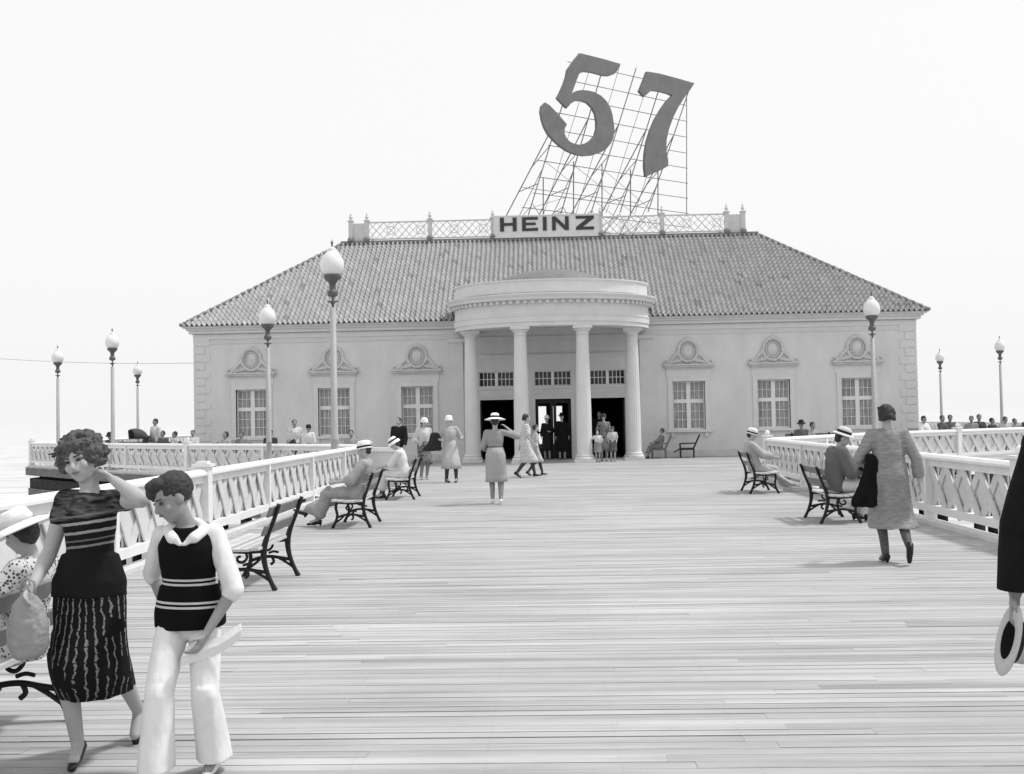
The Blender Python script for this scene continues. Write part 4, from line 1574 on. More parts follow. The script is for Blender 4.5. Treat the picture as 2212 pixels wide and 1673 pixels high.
def person(loc, rotz, H, label, pose=None, wear=(), male=False, vox=0.016, skin=None, group=None, face=False, wide=1.0):
    P = dict(lean=2, side=0, twist=0, head=(0, 0, 0), pelvis=(0, 0, 0.92),
             feet={'L': (-0.085, 0.0, 0.085, 0, 0), 'R': (0.085, 0.0, 0.085, 0, 0)},
             hands={'L': (-0.25, 0.05, 0.80), 'R': (0.25, 0.05, 0.80)}, elbow={}, palm={}, curl=35, knee={}, sit=False)
    P.update(pose or {})
    k = H / 1.7
    root = empty('person', loc, R(rotz))
    tag(root, label, 'person', group)
    V = lambda t: Vector(t) * k
    Rt = Matrix.Rotation(R(P['twist']), 3, 'Z') @ Matrix.Rotation(R(-P['lean']), 3, 'X') @ Matrix.Rotation(R(P['side']), 3, 'Y')
    sx, fy, uz = Rt @ X3, Rt @ Y3, Rt @ Z3
    pel = V(P['pelvis'])
    sp = lambda t, x=0, y=0: pel + (uz * t + sx * x + fy * y) * k
    hy, hp, hr = P['head']
    Rh = Matrix.Rotation(R(hy), 3, 'Z') @ Matrix.Rotation(R(-hp), 3, 'X') @ Matrix.Rotation(R(hr), 3, 'Y')
    neck = sp(0.50)
    hc = neck + Rh @ Vector((0, 0.022, 0.155 * (0.35 + 0.65 * P.get('hs', 1.0)))) * k
    ks = P.get('hs', 1.0)
    hd = lambda x, y, z: hc + Rh @ Vector((x, y, z)) * k * ks
    shw = (0.185 if male else 0.160) * wide
    J = {}
    for s, sg in (('L', -1), ('R', 1)):
        J['sh' + s] = sp(0.442, sg * shw)
        J['hip' + s] = pel + (sx * sg * 0.085 - Z3 * 0.02) * k
        fx, fyy, fz, ty, tp = P['feet'][s]
        ank = V((fx, fyy, fz))
        kp = P['knee'].get(s)
        pole = V(kp) if kp else (J['hip' + s] + ank) / 2 + Vector((sg * 0.05, 1.0, 0.1)) * k
        J['kn' + s], ank = ik(J['hip' + s], ank, 0.43 * k, 0.42 * k, pole)
        J['an' + s] = ank
        J['toe' + s] = Matrix.Rotation(R(ty), 3, 'Z') @ Matrix.Rotation(R(-tp), 3, 'X') @ Y3
        hx = V(P['hands'][s])
        ep = P['elbow'].get(s)
        pole = V(ep) if ep else (J['sh' + s] + hx) / 2 + Vector((sg * 0.3, -0.8, -0.2)) * k
        J['el' + s], J['wr' + s] = ik(J['sh' + s], hx, 0.285 * k * P.get('al', 1.0), 0.25 * k * P.get('al', 1.0), pole)
    g = (1.12 if male else 1.0) * P.get('armr', 1.0)
    # ---- the body, one continuous surface
    mb = MB()
    def torso(mb, inf=0.0, t0=-0.10, t1=0.49, fat=1.0):
        prof = ((-0.13, .11, .09), (-0.06, .158, .108), (0.0, .165, .112), (0.07, .150, .100), (0.14, .128 if not male else .145, .090), (0.22, .135 if not male else .155, .098), (0.30, .150 if not male else .168, .112 if not male else .115), (0.38, .155 if not male else .178, .104), (0.44, .135 if not male else .160, .085), (0.485, .085, .066), (0.51, .055, .055))
        rs = []
        for t, a, b in prof:
            if t < t0 - 1e-6 or t > t1 + 1e-6:
                continue
            fw = 0.012 if 0.2 < t < 0.4 else 0
            rs.append((sp(t, 0, fw), (a * fat * wide + inf) * k, (b * fat + inf) * k, sx, fy))
        mb.loft(rs, 22)
    torso(mb)
    mb.cap(sp(0.47), 0.052 * k, hd(0, -0.01, -0.05), 0.048 * k, 12)
    for s, sg in (('L', -1), ('R', 1)):
        sh, el, wr = J['sh' + s], J['el' + s], J['wr' + s]
        mb.cap(sp(0.44, sg * 0.06), 0.055 * k, sh, 0.050 * k * g, 12)
        mb.cap(sh, 0.048 * k * g, el, 0.036 * k * g, 12)
        mb.cap(el, 0.037 * k * g, el.lerp(wr, 0.3), 0.038 * k * g, 12)
        mb.cap(el.lerp(wr, 0.3), 0.038 * k * g, wr, 0.024 * k * g, 12)
        d = (wr - el).normalized()
        n = Vector(P['palm'].get(s, (-sg, 0.1, 0)))
        hand_solid(mb, wr, d, n, k * (1.1 if male else 1.0), P['curl'], -sg if False else (1 if d.cross((n - d * n.dot(d)).normalized()).dot(fy) > 0 else -1))
        hip, kn, an = J['hip' + s], J['kn' + s], J['an' + s]
        mb.cap(hip, 0.086 * k, kn, 0.054 * k, 14)
        mb.cap(kn, 0.052 * k, kn.lerp(an, 0.32) - fy * 0.008 * k, 0.054 * k, 12)
        mb.cap(kn.lerp(an, 0.32) - fy * 0.008 * k, 0.054 * k, an, 0.034 * k, 12)
        mb.cap(an, 0.034 * k, an + (J['toe' + s] * 0.10 - Z3 * 0.035) * k, 0.030 * k, 10)
    # head
    mb.ell(hd(0, -0.012, 0.028), 0.076 * k * ks, 0.094 * k * ks, 0.088 * k * ks, Rh)
    mb.ell(hd(0, 0.018, -0.035), 0.060 * k * ks, 0.068 * k * ks, 0.078 * k * ks, Rh)
    mb.ell(hd(0, 0.050, -0.088), 0.026 * k * ks, 0.022 * k * ks, 0.020 * k * ks, Rh)
    mb.cap(hd(0, 0.080, 0.018), 0.009 * k * ks, hd(0, 0.097, -0.026), 0.015 * k * ks, 8)
    mb.ell(hd(0, 0.070, 0.024), 0.055 * k * ks, 0.016 * k * ks, 0.010 * k * ks, Rh)
    mb.ell(hd(0, 0.078, -0.052), 0.024 * k * ks, 0.012 * k * ks, 0.011 * k * ks, Rh)
    for sg in (-1, 1):
        mb.ell(hd(sg * 0.074, 0.0, -0.005), 0.010 * k * ks, 0.020 * k * ks, 0.030 * k * ks, Rh)
        mb.ell(hd(sg * 0.040, 0.060, -0.025), 0.022 * k * ks, 0.018 * k * ks, 0.024 * k * ks, Rh)
    build_skin(mb, 'body', skin or m_skin, root, vox, 3)
    if face:
        for sg in (-1, 1):
            m1 = MB()
            m1.ell(hd(sg * 0.031, 0.079, 0.006), 0.0145 * k, 0.008 * k, 0.0075 * k, Rh)
            m1.build('eye', m_eye, root, True)
            m1 = MB()
            m1.cap(hd(sg * 0.016, 0.087, 0.024), 0.0045 * k, hd(sg * 0.050, 0.076, 0.030), 0.0035 * k, 6)
            m1.build('eyebrow', m_hair, root, True)
        m1 = MB()
        m1.ell(hd(0, 0.088, -0.052), 0.024 * k, 0.007 * k, 0.0075 * k, Rh)
        m1.build('lips', m_lip, root, True)
    # ---- clothes
    for w in wear:
        kind, m = w['kind'], w['m']
        nm = w.get('name', kind)
        vx = w.get('vox', vox)
        wb = w.get('wob', (0.008 * k, 8.0, (1, 1, 0.4)))
        inf = w.get('inf', 0.014)
        mb = MB()
        if kind == 'top':
            torso(mb, inf, w.get('t0', -0.06), 0.485, w.get('fat', 1.0))
            for s, sg in (('L', -1), ('R', 1)):
                sh, el, wr = J['sh' + s], J['el' + s], J['wr' + s]
                ln_ = w.get('sleeve', 0.6)
                if ln_ > 0:
                    mb.cap(sp(0.44, sg * 0.06), (0.052 + inf) * k, sh, (0.048 + inf) * k * g, 12)
                else:
                    mb.cap(sp(0.40, sg * 0.06), (0.085) * k, sp(0.445, sg * 0.085), (0.040 + inf) * k, 12)
                lo = w.get('loose', 0.012)
                if ln_ > 0:
                    a = min(ln_, 1.0)
                    mb.cap(sh, (0.048 + inf) * k * g, sh.lerp(el, a), (0.042 + inf + lo * a) * k * g, 12)
                if ln_ > 1.0:
                    d_ = (wr - el).normalized(); a_ = d_.orthogonal().normalized(); b_ = d_.cross(a_)
                    r0_, r1_ = (0.040 + inf + lo) * k * g, (0.028 + inf + lo * 0.8) * k * g
                    mb.cap(el, r0_, el + d_ * 0.01, r0_, 12)
                    mb.loft([(el, r0_, r0_, a_, b_), (el.lerp(wr, ln_ - 1.0), r1_, r1_, a_, b_)], 14)
            if w.get('peplum'):
                z = w['peplum']
                c0 = sp(0.02)
                pi_ = inf + w.get('pep_inf', 0.0)
                mb.loft([(sp(0.16), (.140 + inf) * k, (.100 + inf) * k, sx, fy), (c0, (.172 + pi_) * k, (.122 + pi_) * k, sx, fy), (sp(z), (.172 + pi_) * k, (.128 + pi_) * k, sx, fy)], 24)
            if w.get('collar'):
                mb.cap(sp(0.475, -0.05, 0.02), 0.035 * k, sp(0.475, 0.05, 0.02), 0.035 * k, 8)
        elif kind in ('skirt', 'coat'):
            if P['sit']:
                mb.loft([(sp(0.16), (.135 + inf) * k, (.10 + inf) * k, sx, fy), (sp(0.02), (.172 + inf) * k, (.125 + inf) * k, sx, fy), (sp(-0.08), (.165 + inf) * k, (.12 + inf) * k, sx, fy)], 20)
                for s in ('L', 'R'):
                    hip, kn, an = J['hip' + s], J['kn' + s], J['an' + s]
                    mb.cap(hip, (0.095 + inf) * k, kn, (0.070 + inf) * k, 12)
                    e = w.get('shin', 0.55)
                    mb.cap(kn, (0.068 + inf) * k, kn.lerp(an, e), (0.080 + inf) * k, 12)
                kl, kr = J['knL'], J['knR']
                mb.cap((J['hipL'] + J['hipR']) / 2, 0.10 * k, (kl + kr) / 2, 0.075 * k, 12)
                e = w.get('shin', 0.55)
                mb.cap((kl + kr) / 2, 0.075 * k, (kl.lerp(J['anL'], e) + kr.lerp(J['anR'], e)) / 2, 0.085 * k, 12)
            else:
                zh = w.get('hem', 0.38) * k
                top = w.get('from', 0.16)
                rxh, ryh = w.get('hemr', (0.20, 0.17))
                fo = w.get('fold', 0.06)
                zk = pel.z - 0.10 * k
                def leg_x(z):
                    out = []
                    for s in ('L', 'R'):
                        a, b, c = J['hip' + s], J['kn' + s], J['an' + s]
                        if z > b.z:
                            t = (a.z - z) / max(a.z - b.z, 1e-3)
                            out.append(a.lerp(b, min(max(t, 0), 1)))
                        else:
                            t = (b.z - z) / max(b.z - c.z, 1e-3)
                            out.append(b.lerp(c, min(max(t, 0), 1)))
                    return out
                rs = []
                if kind == 'coat':
                    rs.append((sp(0.30), (.135 * wide + inf) * k, (.095 + inf) * k, sx, fy, 0))
                    rs.append((sp(0.24), (.145 * wide + inf) * k, (.105 + inf) * k, sx, fy, 0))
                rs += [(sp(top), (w.get('waist', .130) + inf) * k, (.098 + inf) * k, sx, fy, 0), (sp(0.02), (.172 + inf) * k, (.122 + inf) * k, sx, fy, 0.01)]
                n = 5
                for i in range(n + 1):
                    t = i / n
                    z = zk + (zh - zk) * t
                    a, b = leg_x(z)
                    c = (a + b) / 2
                    c.z = z
                    hx = abs(a.x - b.x) / 2 * 1.05 + (0.090 if z > 0.45 * k else 0.06) * k
                    hyy = abs(a.y - b.y) / 2 * 1.25 + (0.10 if z > 0.45 * k else 0.065) * k
                    rx = max(hx, (0.178 + inf + (rxh - 0.178 - inf) * t) * k)
                    ry = max(hyy, (0.128 + inf + (ryh - 0.128 - inf) * t) * k)
                    rs.append((c, rx, ry, X3, Y3, fo * t))
                mb.loft(rs, 48, (w.get('nf', 7), 0.4, w.get('nf2', 11)))
            if kind == 'coat' or w.get('sleeve'):
                for s, sg in (('L', -1), ('R', 1)):
                    sh, el, wr = J['sh' + s], J['el' + s], J['wr' + s]
                    mb.cap(sp(0.44, sg * 0.05), (0.058 + inf) * k, sh, (0.052 + inf) * k * g, 12)
                    mb.cap(sh, (0.052 + inf) * k * g, el, (0.046 + inf) * k * g, 12)
                    e = w.get('sleeve', 1.9) - 1
                    if e > 0:
                        d_ = (wr - el).normalized(); a_ = d_.orthogonal().normalized(); b_ = d_.cross(a_)
                        r0_, r1_ = (0.046 + inf) * k * g, (0.038 + inf) * k * g
                        mb.loft([(el, r0_, r0_, a_, b_), (el.lerp(wr, e), r1_, r1_, a_, b_)], 14)
                torso(mb, inf, 0.14, 0.485)
            if P['sit'] is False and kind == 'skirt':
                o = mb.build(nm, m, root, smooth=True)
                continue
        elif kind == 'trousers':
            torso(mb, inf, -0.13, 0.14)
            for s in ('L', 'R'):
                hip, kn, an = J['hip' + s], J['kn' + s], J['an' + s]
                fl = w.get('flare', 0.0)
                low = an - (an - kn).normalized() * 0.02 * k
                mb.cap(hip, (0.092 + inf) * k, kn, (0.066 + inf + fl * 0.3) * k, 14)
                low = low - Z3 * w.get('drop', 0.0) * k
                r0, r1 = (0.066 + inf + fl * 0.3) * k, (0.058 + inf + fl) * k
                mb.loft([(kn + (kn - low).normalized() * 0.05 * k, r0 * 0.8, r0 * 0.8, X3, Y3, 0), (kn, r0, r0, X3, Y3, 0.02), (kn.lerp(low, 0.5), (r0 + r1) / 2, (r0 + r1) / 2 * 1.05, X3, Y3, 0.05), (low, r1, r1 * 1.25, X3, Y3, 0.07)], 36, (3, 0.8, 5))
        elif kind == 'stockings':
            for s in ('L', 'R'):
                kn, an = J['kn' + s], J['an' + s]
                mb.cap(kn + (kn - an).normalized() * 0.06 * k, 0.064 * k, kn, 0.060 * k, 12)
                mb.cap(kn, 0.059 * k, kn.lerp(an, 0.32) - fy * 0.008 * k, 0.060 * k, 12)
                mb.cap(kn.lerp(an, 0.32) - fy * 0.008 * k, 0.060 * k, an, 0.040 * k, 12)
        elif kind == 'shoes':
            for s in ('L', 'R'):
                m1 = MB()
                an, t = J['an' + s], J['toe' + s]
                sd = t.cross(Z3)
                sd = (sd if sd.length > 1e-3 else X3.copy()).normalized()
                up = sd.cross(t).normalized()
                hl = w.get('heel', 0.04)
                m1.cap(an - t * 0.028 * k - up * 0.018 * k, 0.041 * k, an + t * 0.055 * k - up * (0.045) * k, 0.036 * k, 10)
                m1.cap(an + t * 0.05 * k - up * 0.048 * k, 0.037 * k, an + t * 0.145 * k - up * 0.060 * k, 0.026 * k, 10, 0.75, sd)
                m1.cap(an - t * 0.04 * k - up * 0.045 * k, 0.028 * k, an - t * 0.042 * k - up * (0.072) * k, 0.015 * k, 8)
                build_skin(m1, 'shoe', m, root, min(vx, 0.011), 2)
            mb.bm.free()
            continue
        elif kind == 'hair':
            st = w.get('style', 'short')
            if st == 'curly':
                mb.ell(hd(0, -0.026, 0.038), 0.098 * k * ks, 0.108 * k * ks, 0.098 * k * ks, Rh)
                rr = random.Random(5)
                for i in range(150):
                    a, e = rr.uniform(0, 2 * PI), rr.uniform(-0.75, PI / 2)
                    x, y, z = math.cos(e) * math.cos(a), math.cos(e) * math.sin(a), math.sin(e)
                    if y > 0.15 and z < 0.42:
                        if not (y < 0.6 and abs(x) > 0.75):
                            continue
                    mb.ell(hd(x * 0.105, -0.024 + y * 0.108, 0.030 + z * 0.105), rr.uniform(0.018, 0.032) * k * ks, 0.022 * k * ks, rr.uniform(0.016, 0.028) * k * ks, Rh, 8)
                mb.ell(hd(0, 0.052, 0.084), 0.078 * k, 0.042 * k, 0.030 * k, Rh)
                for i in range(80):
                    a, e = rr.uniform(0, 2 * PI), rr.uniform(-0.7, 1.2)
                    x, y, z = math.cos(e) * math.cos(a), math.cos(e) * math.sin(a), math.sin(e)
                    if y > 0.2 and z < 0.35:
                        continue
                    q0 = Vector((x * 0.100, -0.024 + y * 0.105, 0.030 + z * 0.090))
                    q1 = Vector((x * 0.128, -0.024 + y * 0.130, 0.030 + z * 0.108)) + Vector((rr.uniform(-0.01, 0.035), rr.uniform(-0.02, 0.02), rr.uniform(-0.015, 0.012)))
                    mb.cap(hd(*q0), 0.012 * k, hd(*q1), 0.0045 * k, 6)
            elif st == 'boy':
                mb.ell(hd(0, -0.022, 0.040), 0.084 * k * ks, 0.098 * k * ks, 0.090 * k * ks, Rh)
                mb.ell(hd(0.012, 0.046, 0.088), 0.066 * k * ks, 0.048 * k * ks, 0.036 * k * ks, Rh)
                mb.ell(hd(0.030, 0.074, 0.056), 0.045 * k * ks, 0.026 * k * ks, 0.030 * k * ks, Rh)
                mb.ell(hd(0.055, 0.050, 0.045), 0.030 * k * ks, 0.035 * k * ks, 0.035 * k * ks, Rh)
            elif st == 'bun':
                mb.ell(hd(0, -0.024, 0.030), 0.088 * k * ks, 0.100 * k * ks, 0.092 * k * ks, Rh)
                mb.ell(hd(0, -0.10, -0.02), 0.050 * k * ks, 0.035 * k * ks, 0.040 * k * ks, Rh)
                for i in range(26):
                    a = random.uniform(0, 2 * PI)
                    mb.ell(hd(math.cos(a) * 0.075, -0.03 - abs(math.sin(a)) * 0.07, random.uniform(-0.06, 0.09)), 0.022 * k * ks, 0.020 * k * ks, 0.018 * k * ks, Rh, 8)
            else:
                mb.ell(hd(0, -0.024, 0.034), 0.083 * k * ks, 0.098 * k * ks, 0.088 * k * ks, Rh)
                mb.ell(hd(0, -0.055, -0.02), 0.070 * k * ks, 0.052 * k * ks, 0.060 * k * ks, Rh)
            vx = min(vx, 0.012) if vx > 0.008 else 0.0045
            wb = (0.012 * k * ks, 28.0) if st != 'boy' else (0.005 * k, 30.0, (1, 0.4, 1))
        elif kind == 'hat':
            st = w.get('style', 'brim')
            rot = Matrix.Rotation(R(w.get('tilt', 0)), 3, 'Y') @ Matrix.Rotation(R(-w.get('pitch', 0)), 3, 'X')
            def L(prof, m_, nm_, par, seg=28):
                mm = MB()
                mm.lathe(prof, (0, 0, 0), seg)
                for v in mm.bm.verts:
                    p = rot @ Vector((v.co.x * 0.93, v.co.y * 1.08 - 0.01, v.co.z))
                    v.co = hd(p.x, p.y, p.z + w.get('z', 0.055))
                return mm.build(nm_, m_, par, True)
            if st == 'brim':
                br = w.get('brim', 0.185)
                dr = w.get('droop', 0.02)
                h = L([(0.082, 0.0), (0.12, -dr * 0.3 + 0.004), (br, -dr), (br + 0.003, -dr + 0.004), (br, -dr + 0.009), (0.12, 0.010), (0.092, 0.014), (0.090, 0.05), (0.080, 0.085), (0.055, 0.102), (0.0005, 0.108), (0.0005, 0.10), (0.05, 0.095), (0.072, 0.08), (0.082, 0.05), (0.082, 0.0)], m, 'hat', root)
                if w.get('band'):
                    L([(0.0925, 0.014), (0.0965, 0.016), (0.0945, 0.048), (0.0908, 0.05)], w['band'], 'hat_band', h)
            else:
                h = L([(0.094, -0.035), (0.112, -0.045), (0.116, -0.042), (0.100, -0.020), (0.097, 0.02), (0.090, 0.055), (0.065, 0.082), (0.0005, 0.092), (0.0005, 0.084), (0.06, 0.075), (0.083, 0.05), (0.088, 0.02), (0.094, -0.035)], m, 'hat', root)
                if w.get('band'):
                    L([(0.1005, -0.020), (0.104, -0.018), (0.1015, 0.006), (0.0985, 0.008)], w['band'], 'hat_band', h)
            mb.bm.free()
            continue
        elif kind == 'belt':
            mb.loft([(sp(0.125), .150 * k, .114 * k, sx, fy), (sp(0.175), .150 * k, .114 * k, sx, fy)], 24)
            mb.build('belt', m, root, smooth=False)
            continue
        elif kind == 'collar':
            for sg in (-1, 1):
                mb.cap(sp(0.505, sg * 0.030, -0.06), 0.026 * k, sp(0.485, sg * 0.085, 0.02), 0.034 * k, 10)
                mb.cap(sp(0.470, sg * 0.105, 0.02), 0.036 * k, sp(0.438, sg * 0.060, 0.108), 0.034 * k, 10)
                mb.cap(sp(0.440, sg * 0.050, 0.108), 0.028 * k, sp(0.405, sg * 0.012, 0.128), 0.014 * k, 10)
            wb = None
            vx = min(vx, 0.01)
        build_skin(mb, nm, m, root, vx, 3, wb)
    root['k'] = k
    return root, J, k, hd

SH = lambda m=None: dict(kind='shoes', m=m or m_shoe)
HAIR = lambda m=None, st='short': dict(kind='hair', m=m or m_hair, style=st)
# --- foreground woman
m_top = pattern_mat('striped_knit_top', 0.012, 0.34, 'bands', bands=[(1.115, 0.0065, 0.9), (1.072, 0.0065, 0.85), (1.035, 0.004, 0.35), (1.008, 0.0055, 0.6), (1.150, 0.004, 0.45)], tilt=0.12, mottle=(1.135, 0.30), jit=0.008)
m_skirt = pattern_mat('dotted_stripe_skirt', 0.009, 0.18, 'vstripes', n=28, w=0.22, dz=30)
person((-2.155, 4.93, 0), 180, 1.50, 'curly haired woman in a striped dark knit top, one hand raised to her hair',
       dict(lean=-2, side=-1, head=(-4, 4, 15), hs=1.06, armr=1.14, feet={'R': (0.045, 0.03, 0.095, 12, 6), 'L': (-0.135, -0.34, 0.17, 0, 52)}, pelvis=(-0.01, 0, 0.93),
            hands={'L': (-0.170, 0.05, 1.475), 'R': (0.195, 0.20, 0.96)}, elbow={'L': (-0.90, 0.45, 0.90), 'R': (0.30, -0.25, 1.0)}, palm={'L': (0.9, -0.3, 0.1), 'R': (-0.5, -0.3, 0.3)}, curl=38),
       [dict(kind='top', m=m_top, name='knit_top', sleeve=0.34, inf=0.008, loose=0.010, pep_inf=0.014, peplum=-0.06, wob=(0.005, 14)),
        dict(kind='skirt', m=m_skirt, name='skirt', **{'from': 0.06}, waist=0.145, hem=0.36, hemr=(0.175, 0.18), fold=0.06, inf=0.012, nf=8, nf2=13),
        dict(kind='hair', m=m_hairg, style='curly'),
        dict(kind='shoes', m=m_shoe, heel=0.05)], vox=0.0075, face=True, wide=0.86)
# handbag hanging from her hand
def handbag(loc, label, m, w=0.15, h=0.26, rz=0):
    root = empty('handbag', loc, rz)
    tag(root, label, 'handbag')
    mb = MB()
    rs = []
    for t, a in ((0, 0.45), (0.08, 0.80), (0.25, 1.0), (0.55, 0.96), (0.8, 0.72), (0.93, 0.42), (1.0, 0.30)):
        rs.append((Vector((0, 0, -0.05 - h * (1 - t))), w / 2 * a, 0.045 * a + 0.006, X3, Y3, 0.05))
    mb.loft(rs, 36, (7, 0.4, 12))
    build_skin(mb, 'pouch', m, root, 0.006, 2, (0.006, 22))
    mb = MB()
    mb.tube([(-0.035, 0, -0.06), (-0.03, 0, -0.01), (0, 0, 0.012), (0.03, 0, -0.01), (0.035, 0, -0.06)], 0.007, 8)
    mb.build('handle', m, root, True)
handbag((-2.325, 4.70, 0.875), 'soft tan pouch handbag hanging beside the dark patterned skirt', mat('tan_bag', 0.30, 0.7, 0.12, 12, 0.4, 50), 0.19, 0.30)

# --- boy
m_vest = pattern_mat('striped_vest', 0.006, 0.50, 'bands', bands=[(0.872, 0.005, 1), (0.852, 0.005, 1), (0.772, 0.005, 1), (0.752, 0.005, 1)], tilt=-0.03, jit=0.002)
boy, Jb, kb, hdb = person((-1.615, 4.76, 0), 184, 1.35, 'boy in a black striped vest, white shirt and wide white trousers looking down',
       dict(lean=3, hs=1.17, head=(-48, 22, 4), pelvis=(0, 0, 0.90), feet={'R': (0.155, 0.15, 0.075, 10, 0), 'L': (-0.12, -0.02, 0.075, -6, 0)},
            al=1.16, hands={'L': (-0.125, 0.17, 0.80), 'R': (0.15, -0.12, 0.84)}, elbow={'L': (-1.2, 0.0, 0.95), 'R': (0.5, -0.5, 1.0)}, palm={'L': (1, -0.1, -0.2), 'R': (-0.6, -0.6, 0)}, curl=62),
       [dict(kind='top', m=cloth(0.70), name='shirt', sleeve=1.22, inf=0.008, loose=0.010, wob=(0.007, 9, (1, 1, 0.5))),
        dict(kind='top', m=m_vest, name='vest', sleeve=0, inf=0.026, peplum=-0.075, wob=(0.003, 8)),
        dict(kind='collar', m=cloth(0.72), name='shirt_collar'),
        dict(kind='trousers', m=cloth(0.72), inf=0.004, flare=0.040, drop=0.02, wob=(0.007, 6, (1, 1, 0.3))),
        HAIR(m_hair, 'boy'), SH(m_shoew)], vox=0.0075, skin=m_skind, face=True, male=False, wide=0.92)
def sheet_thing(name, label, cat, pts, m, th=0.012, loc=(0, 0, 0), rz=0, wob=None):
    """gently bent folded sheet through a 2-row list of points"""
    mb = MB()
    n = len(pts)
    rows = []
    for side in (-1, 1):
        for row in pts:
            rows.append([mb.bm.verts.new(Vector(p) + Vector((0, side * th / 2, 0))) for p in row])
    def f(a, b, fl):
        for i in range(len(a) - 1):
            q = (a[i], a[i + 1], b[i + 1], b[i])
            mb.bm.faces.new(q if fl else q[::-1])
    for k in range(n - 1):
        f(rows[k], rows[k + 1], True)
        f(rows[n + k], rows[n + k + 1], False)
    f(rows[0], rows[n], False)
    f(rows[n - 1], rows[2 * n - 1], True)
    for k in range(n - 1):
        mb.bm.faces.new((rows[k][0], rows[k + 1][0], rows[n + k + 1][0], rows[n + k][0]))
        mb.bm.faces.new((rows[k][-1], rows[n + k][-1], rows[n + k + 1][-1], rows[k + 1][-1]))
    o = mb.build(name, m, None, False, loc, rz)
    tag(o, label, cat)
    return o
sheet_thing('folded_paper', "white folded paper in the boy's lowered hand", 'paper',
            [[(-0.12, -0.02, -0.075), (-0.05, -0.01, -0.055), (0.03, 0.0, -0.035), (0.09, 0.015, 0.00), (0.135, 0.03, 0.035)],
             [(-0.11, -0.03, -0.03), (-0.04, -0.025, -0.01), (0.04, -0.01, 0.012), (0.10, 0.005, 0.045), (0.14, 0.02, 0.075)],
             [(-0.09, -0.02, 0.01), (-0.02, -0.005, 0.03), (0.05, 0.005, 0.05), (0.10, 0.02, 0.080), (0.135, 0.035, 0.10)]], mat('white_paper', 0.74, 0.8, 0.06, 5, 0.4, 14), 0.006, (-1.50, 4.655, 0.575))

# --- seated woman at the left edge
m_print = pattern_mat('spotted_dress_print', 0.07, 0.55, 'spots', vscale=58, t=0.56)
SITF = {'L': (-0.09, 0.50, 0.085, 0, 0), 'R': (0.09, 0.50, 0.085, 0, 0)}
SIT = lambda **q: {**dict(sit=True, pelvis=(0, -0.02, 0.52), lean=-8, feet=SITF, hands={'L': (-0.10, 0.30, 0.66), 'R': (0.12, 0.28, 0.66)}, curl=45), **q}
person((-2.72, 5.40, 0), 84, 1.50, 'seated woman in a wide white hat and spotted dress cut off by the left edge',
       SIT(lean=-9, head=(-6, 22, -8), hands={'L': (-0.22, 0.28, 0.70), 'R': (0.16, 0.30, 0.68)}),
       [dict(kind='top', m=m_print, name='dress_top', sleeve=0.95, inf=0.022, loose=0.03), dict(kind='skirt', m=m_print, inf=0.012), HAIR(),
        dict(kind='hat', m=cloth(0.80), brim=0.22, droop=0.035, pitch=0, z=0.045, band=cloth(0.6)), SH(m_shoew)], vox=0.010)

# --- man in black suit at the right edge, holding a straw hat
person((2.235, 4.45, 0), 176, 1.75, 'man in a black suit cut off by the right edge, arm hanging',
       dict(lean=0, feet={'L': (-0.12, 0.1, 0.085, 0, 0), 'R': (0.10, -0.12, 0.085, 0, 0)}, al=1.12, hands={'R': (0.325, 0.03, 0.765), 'L': (-0.26, 0.05, 0.78)}, elbow={'R': (0.9, -0.1, 1.0)}, palm={'R': (-0.8, 0.4, 0), 'L': (1, 0, 0)}, curl=55),
       [dict(kind='coat', m=mat('black_suit', 0.010, 0.9, 0.3, 10, 0.4, 80, 0.1), name='overcoat', hem=0.55, hemr=(0.215, 0.17), inf=0.026, fold=0.02, sleeve=1.99, waist=0.165, wob=(0.008, 5, (1, 1, 0.4))),
        dict(kind='trousers', m=cloth(0.02), inf=0.012, flare=0.01), HAIR(), SH()], male=True, vox=0.009, skin=m_skind)
def straw_hat():
    loc = atY(2178, 1382, 4.40)
    root = empty('straw_hat', loc)
    root.rotation_euler = (R(84), 0, R(-95))
    root.rotation_euler = (Matrix.Rotation(R(9), 3, 'Y') @ root.rotation_euler.to_matrix()).to_euler()
    root.scale = (0.86, 0.86, 0.86)
    tag(root, 'straw boater hat held hanging with its dark open crown showing', 'hat')
    mb = MB()
    mb.lathe([(0.088, -0.004), (0.156, -0.004), (0.160, 0.0), (0.156, 0.004), (0.088, 0.004), (0.088, -0.004)], (0, 0, 0), 40, sx=0.92, sy=1.08)
    mb.build('brim', m_straw, root, True)
    mb = MB()
    mb.lathe([(0.090, -0.004), (0.090, -0.080), (0.084, -0.088), (0.0005, -0.088)], (0, 0, 0), 40, sx=0.92, sy=1.08)
    c = mb.build('crown', m_straw, root, True)
    mb = MB()
    mb.lathe([(0.0865, 0.003), (0.0865, -0.077), (0.08, -0.083), (0.0005, -0.083)], (0, 0, 0), 40, sx=0.92, sy=1.08)
    mb.build('lining', mat('hat_lining', 0.012, 0.9, 0.2, 10), root, True)
    mb = MB()
    mb.lathe([(0.0915, -0.01), (0.0935, -0.012), (0.0935, -0.042), (0.0915, -0.044)], (0, 0, 0), 40, sx=0.92, sy=1.08)
    mb.build('hat_band', cloth(0.03), c, True)
straw_hat()

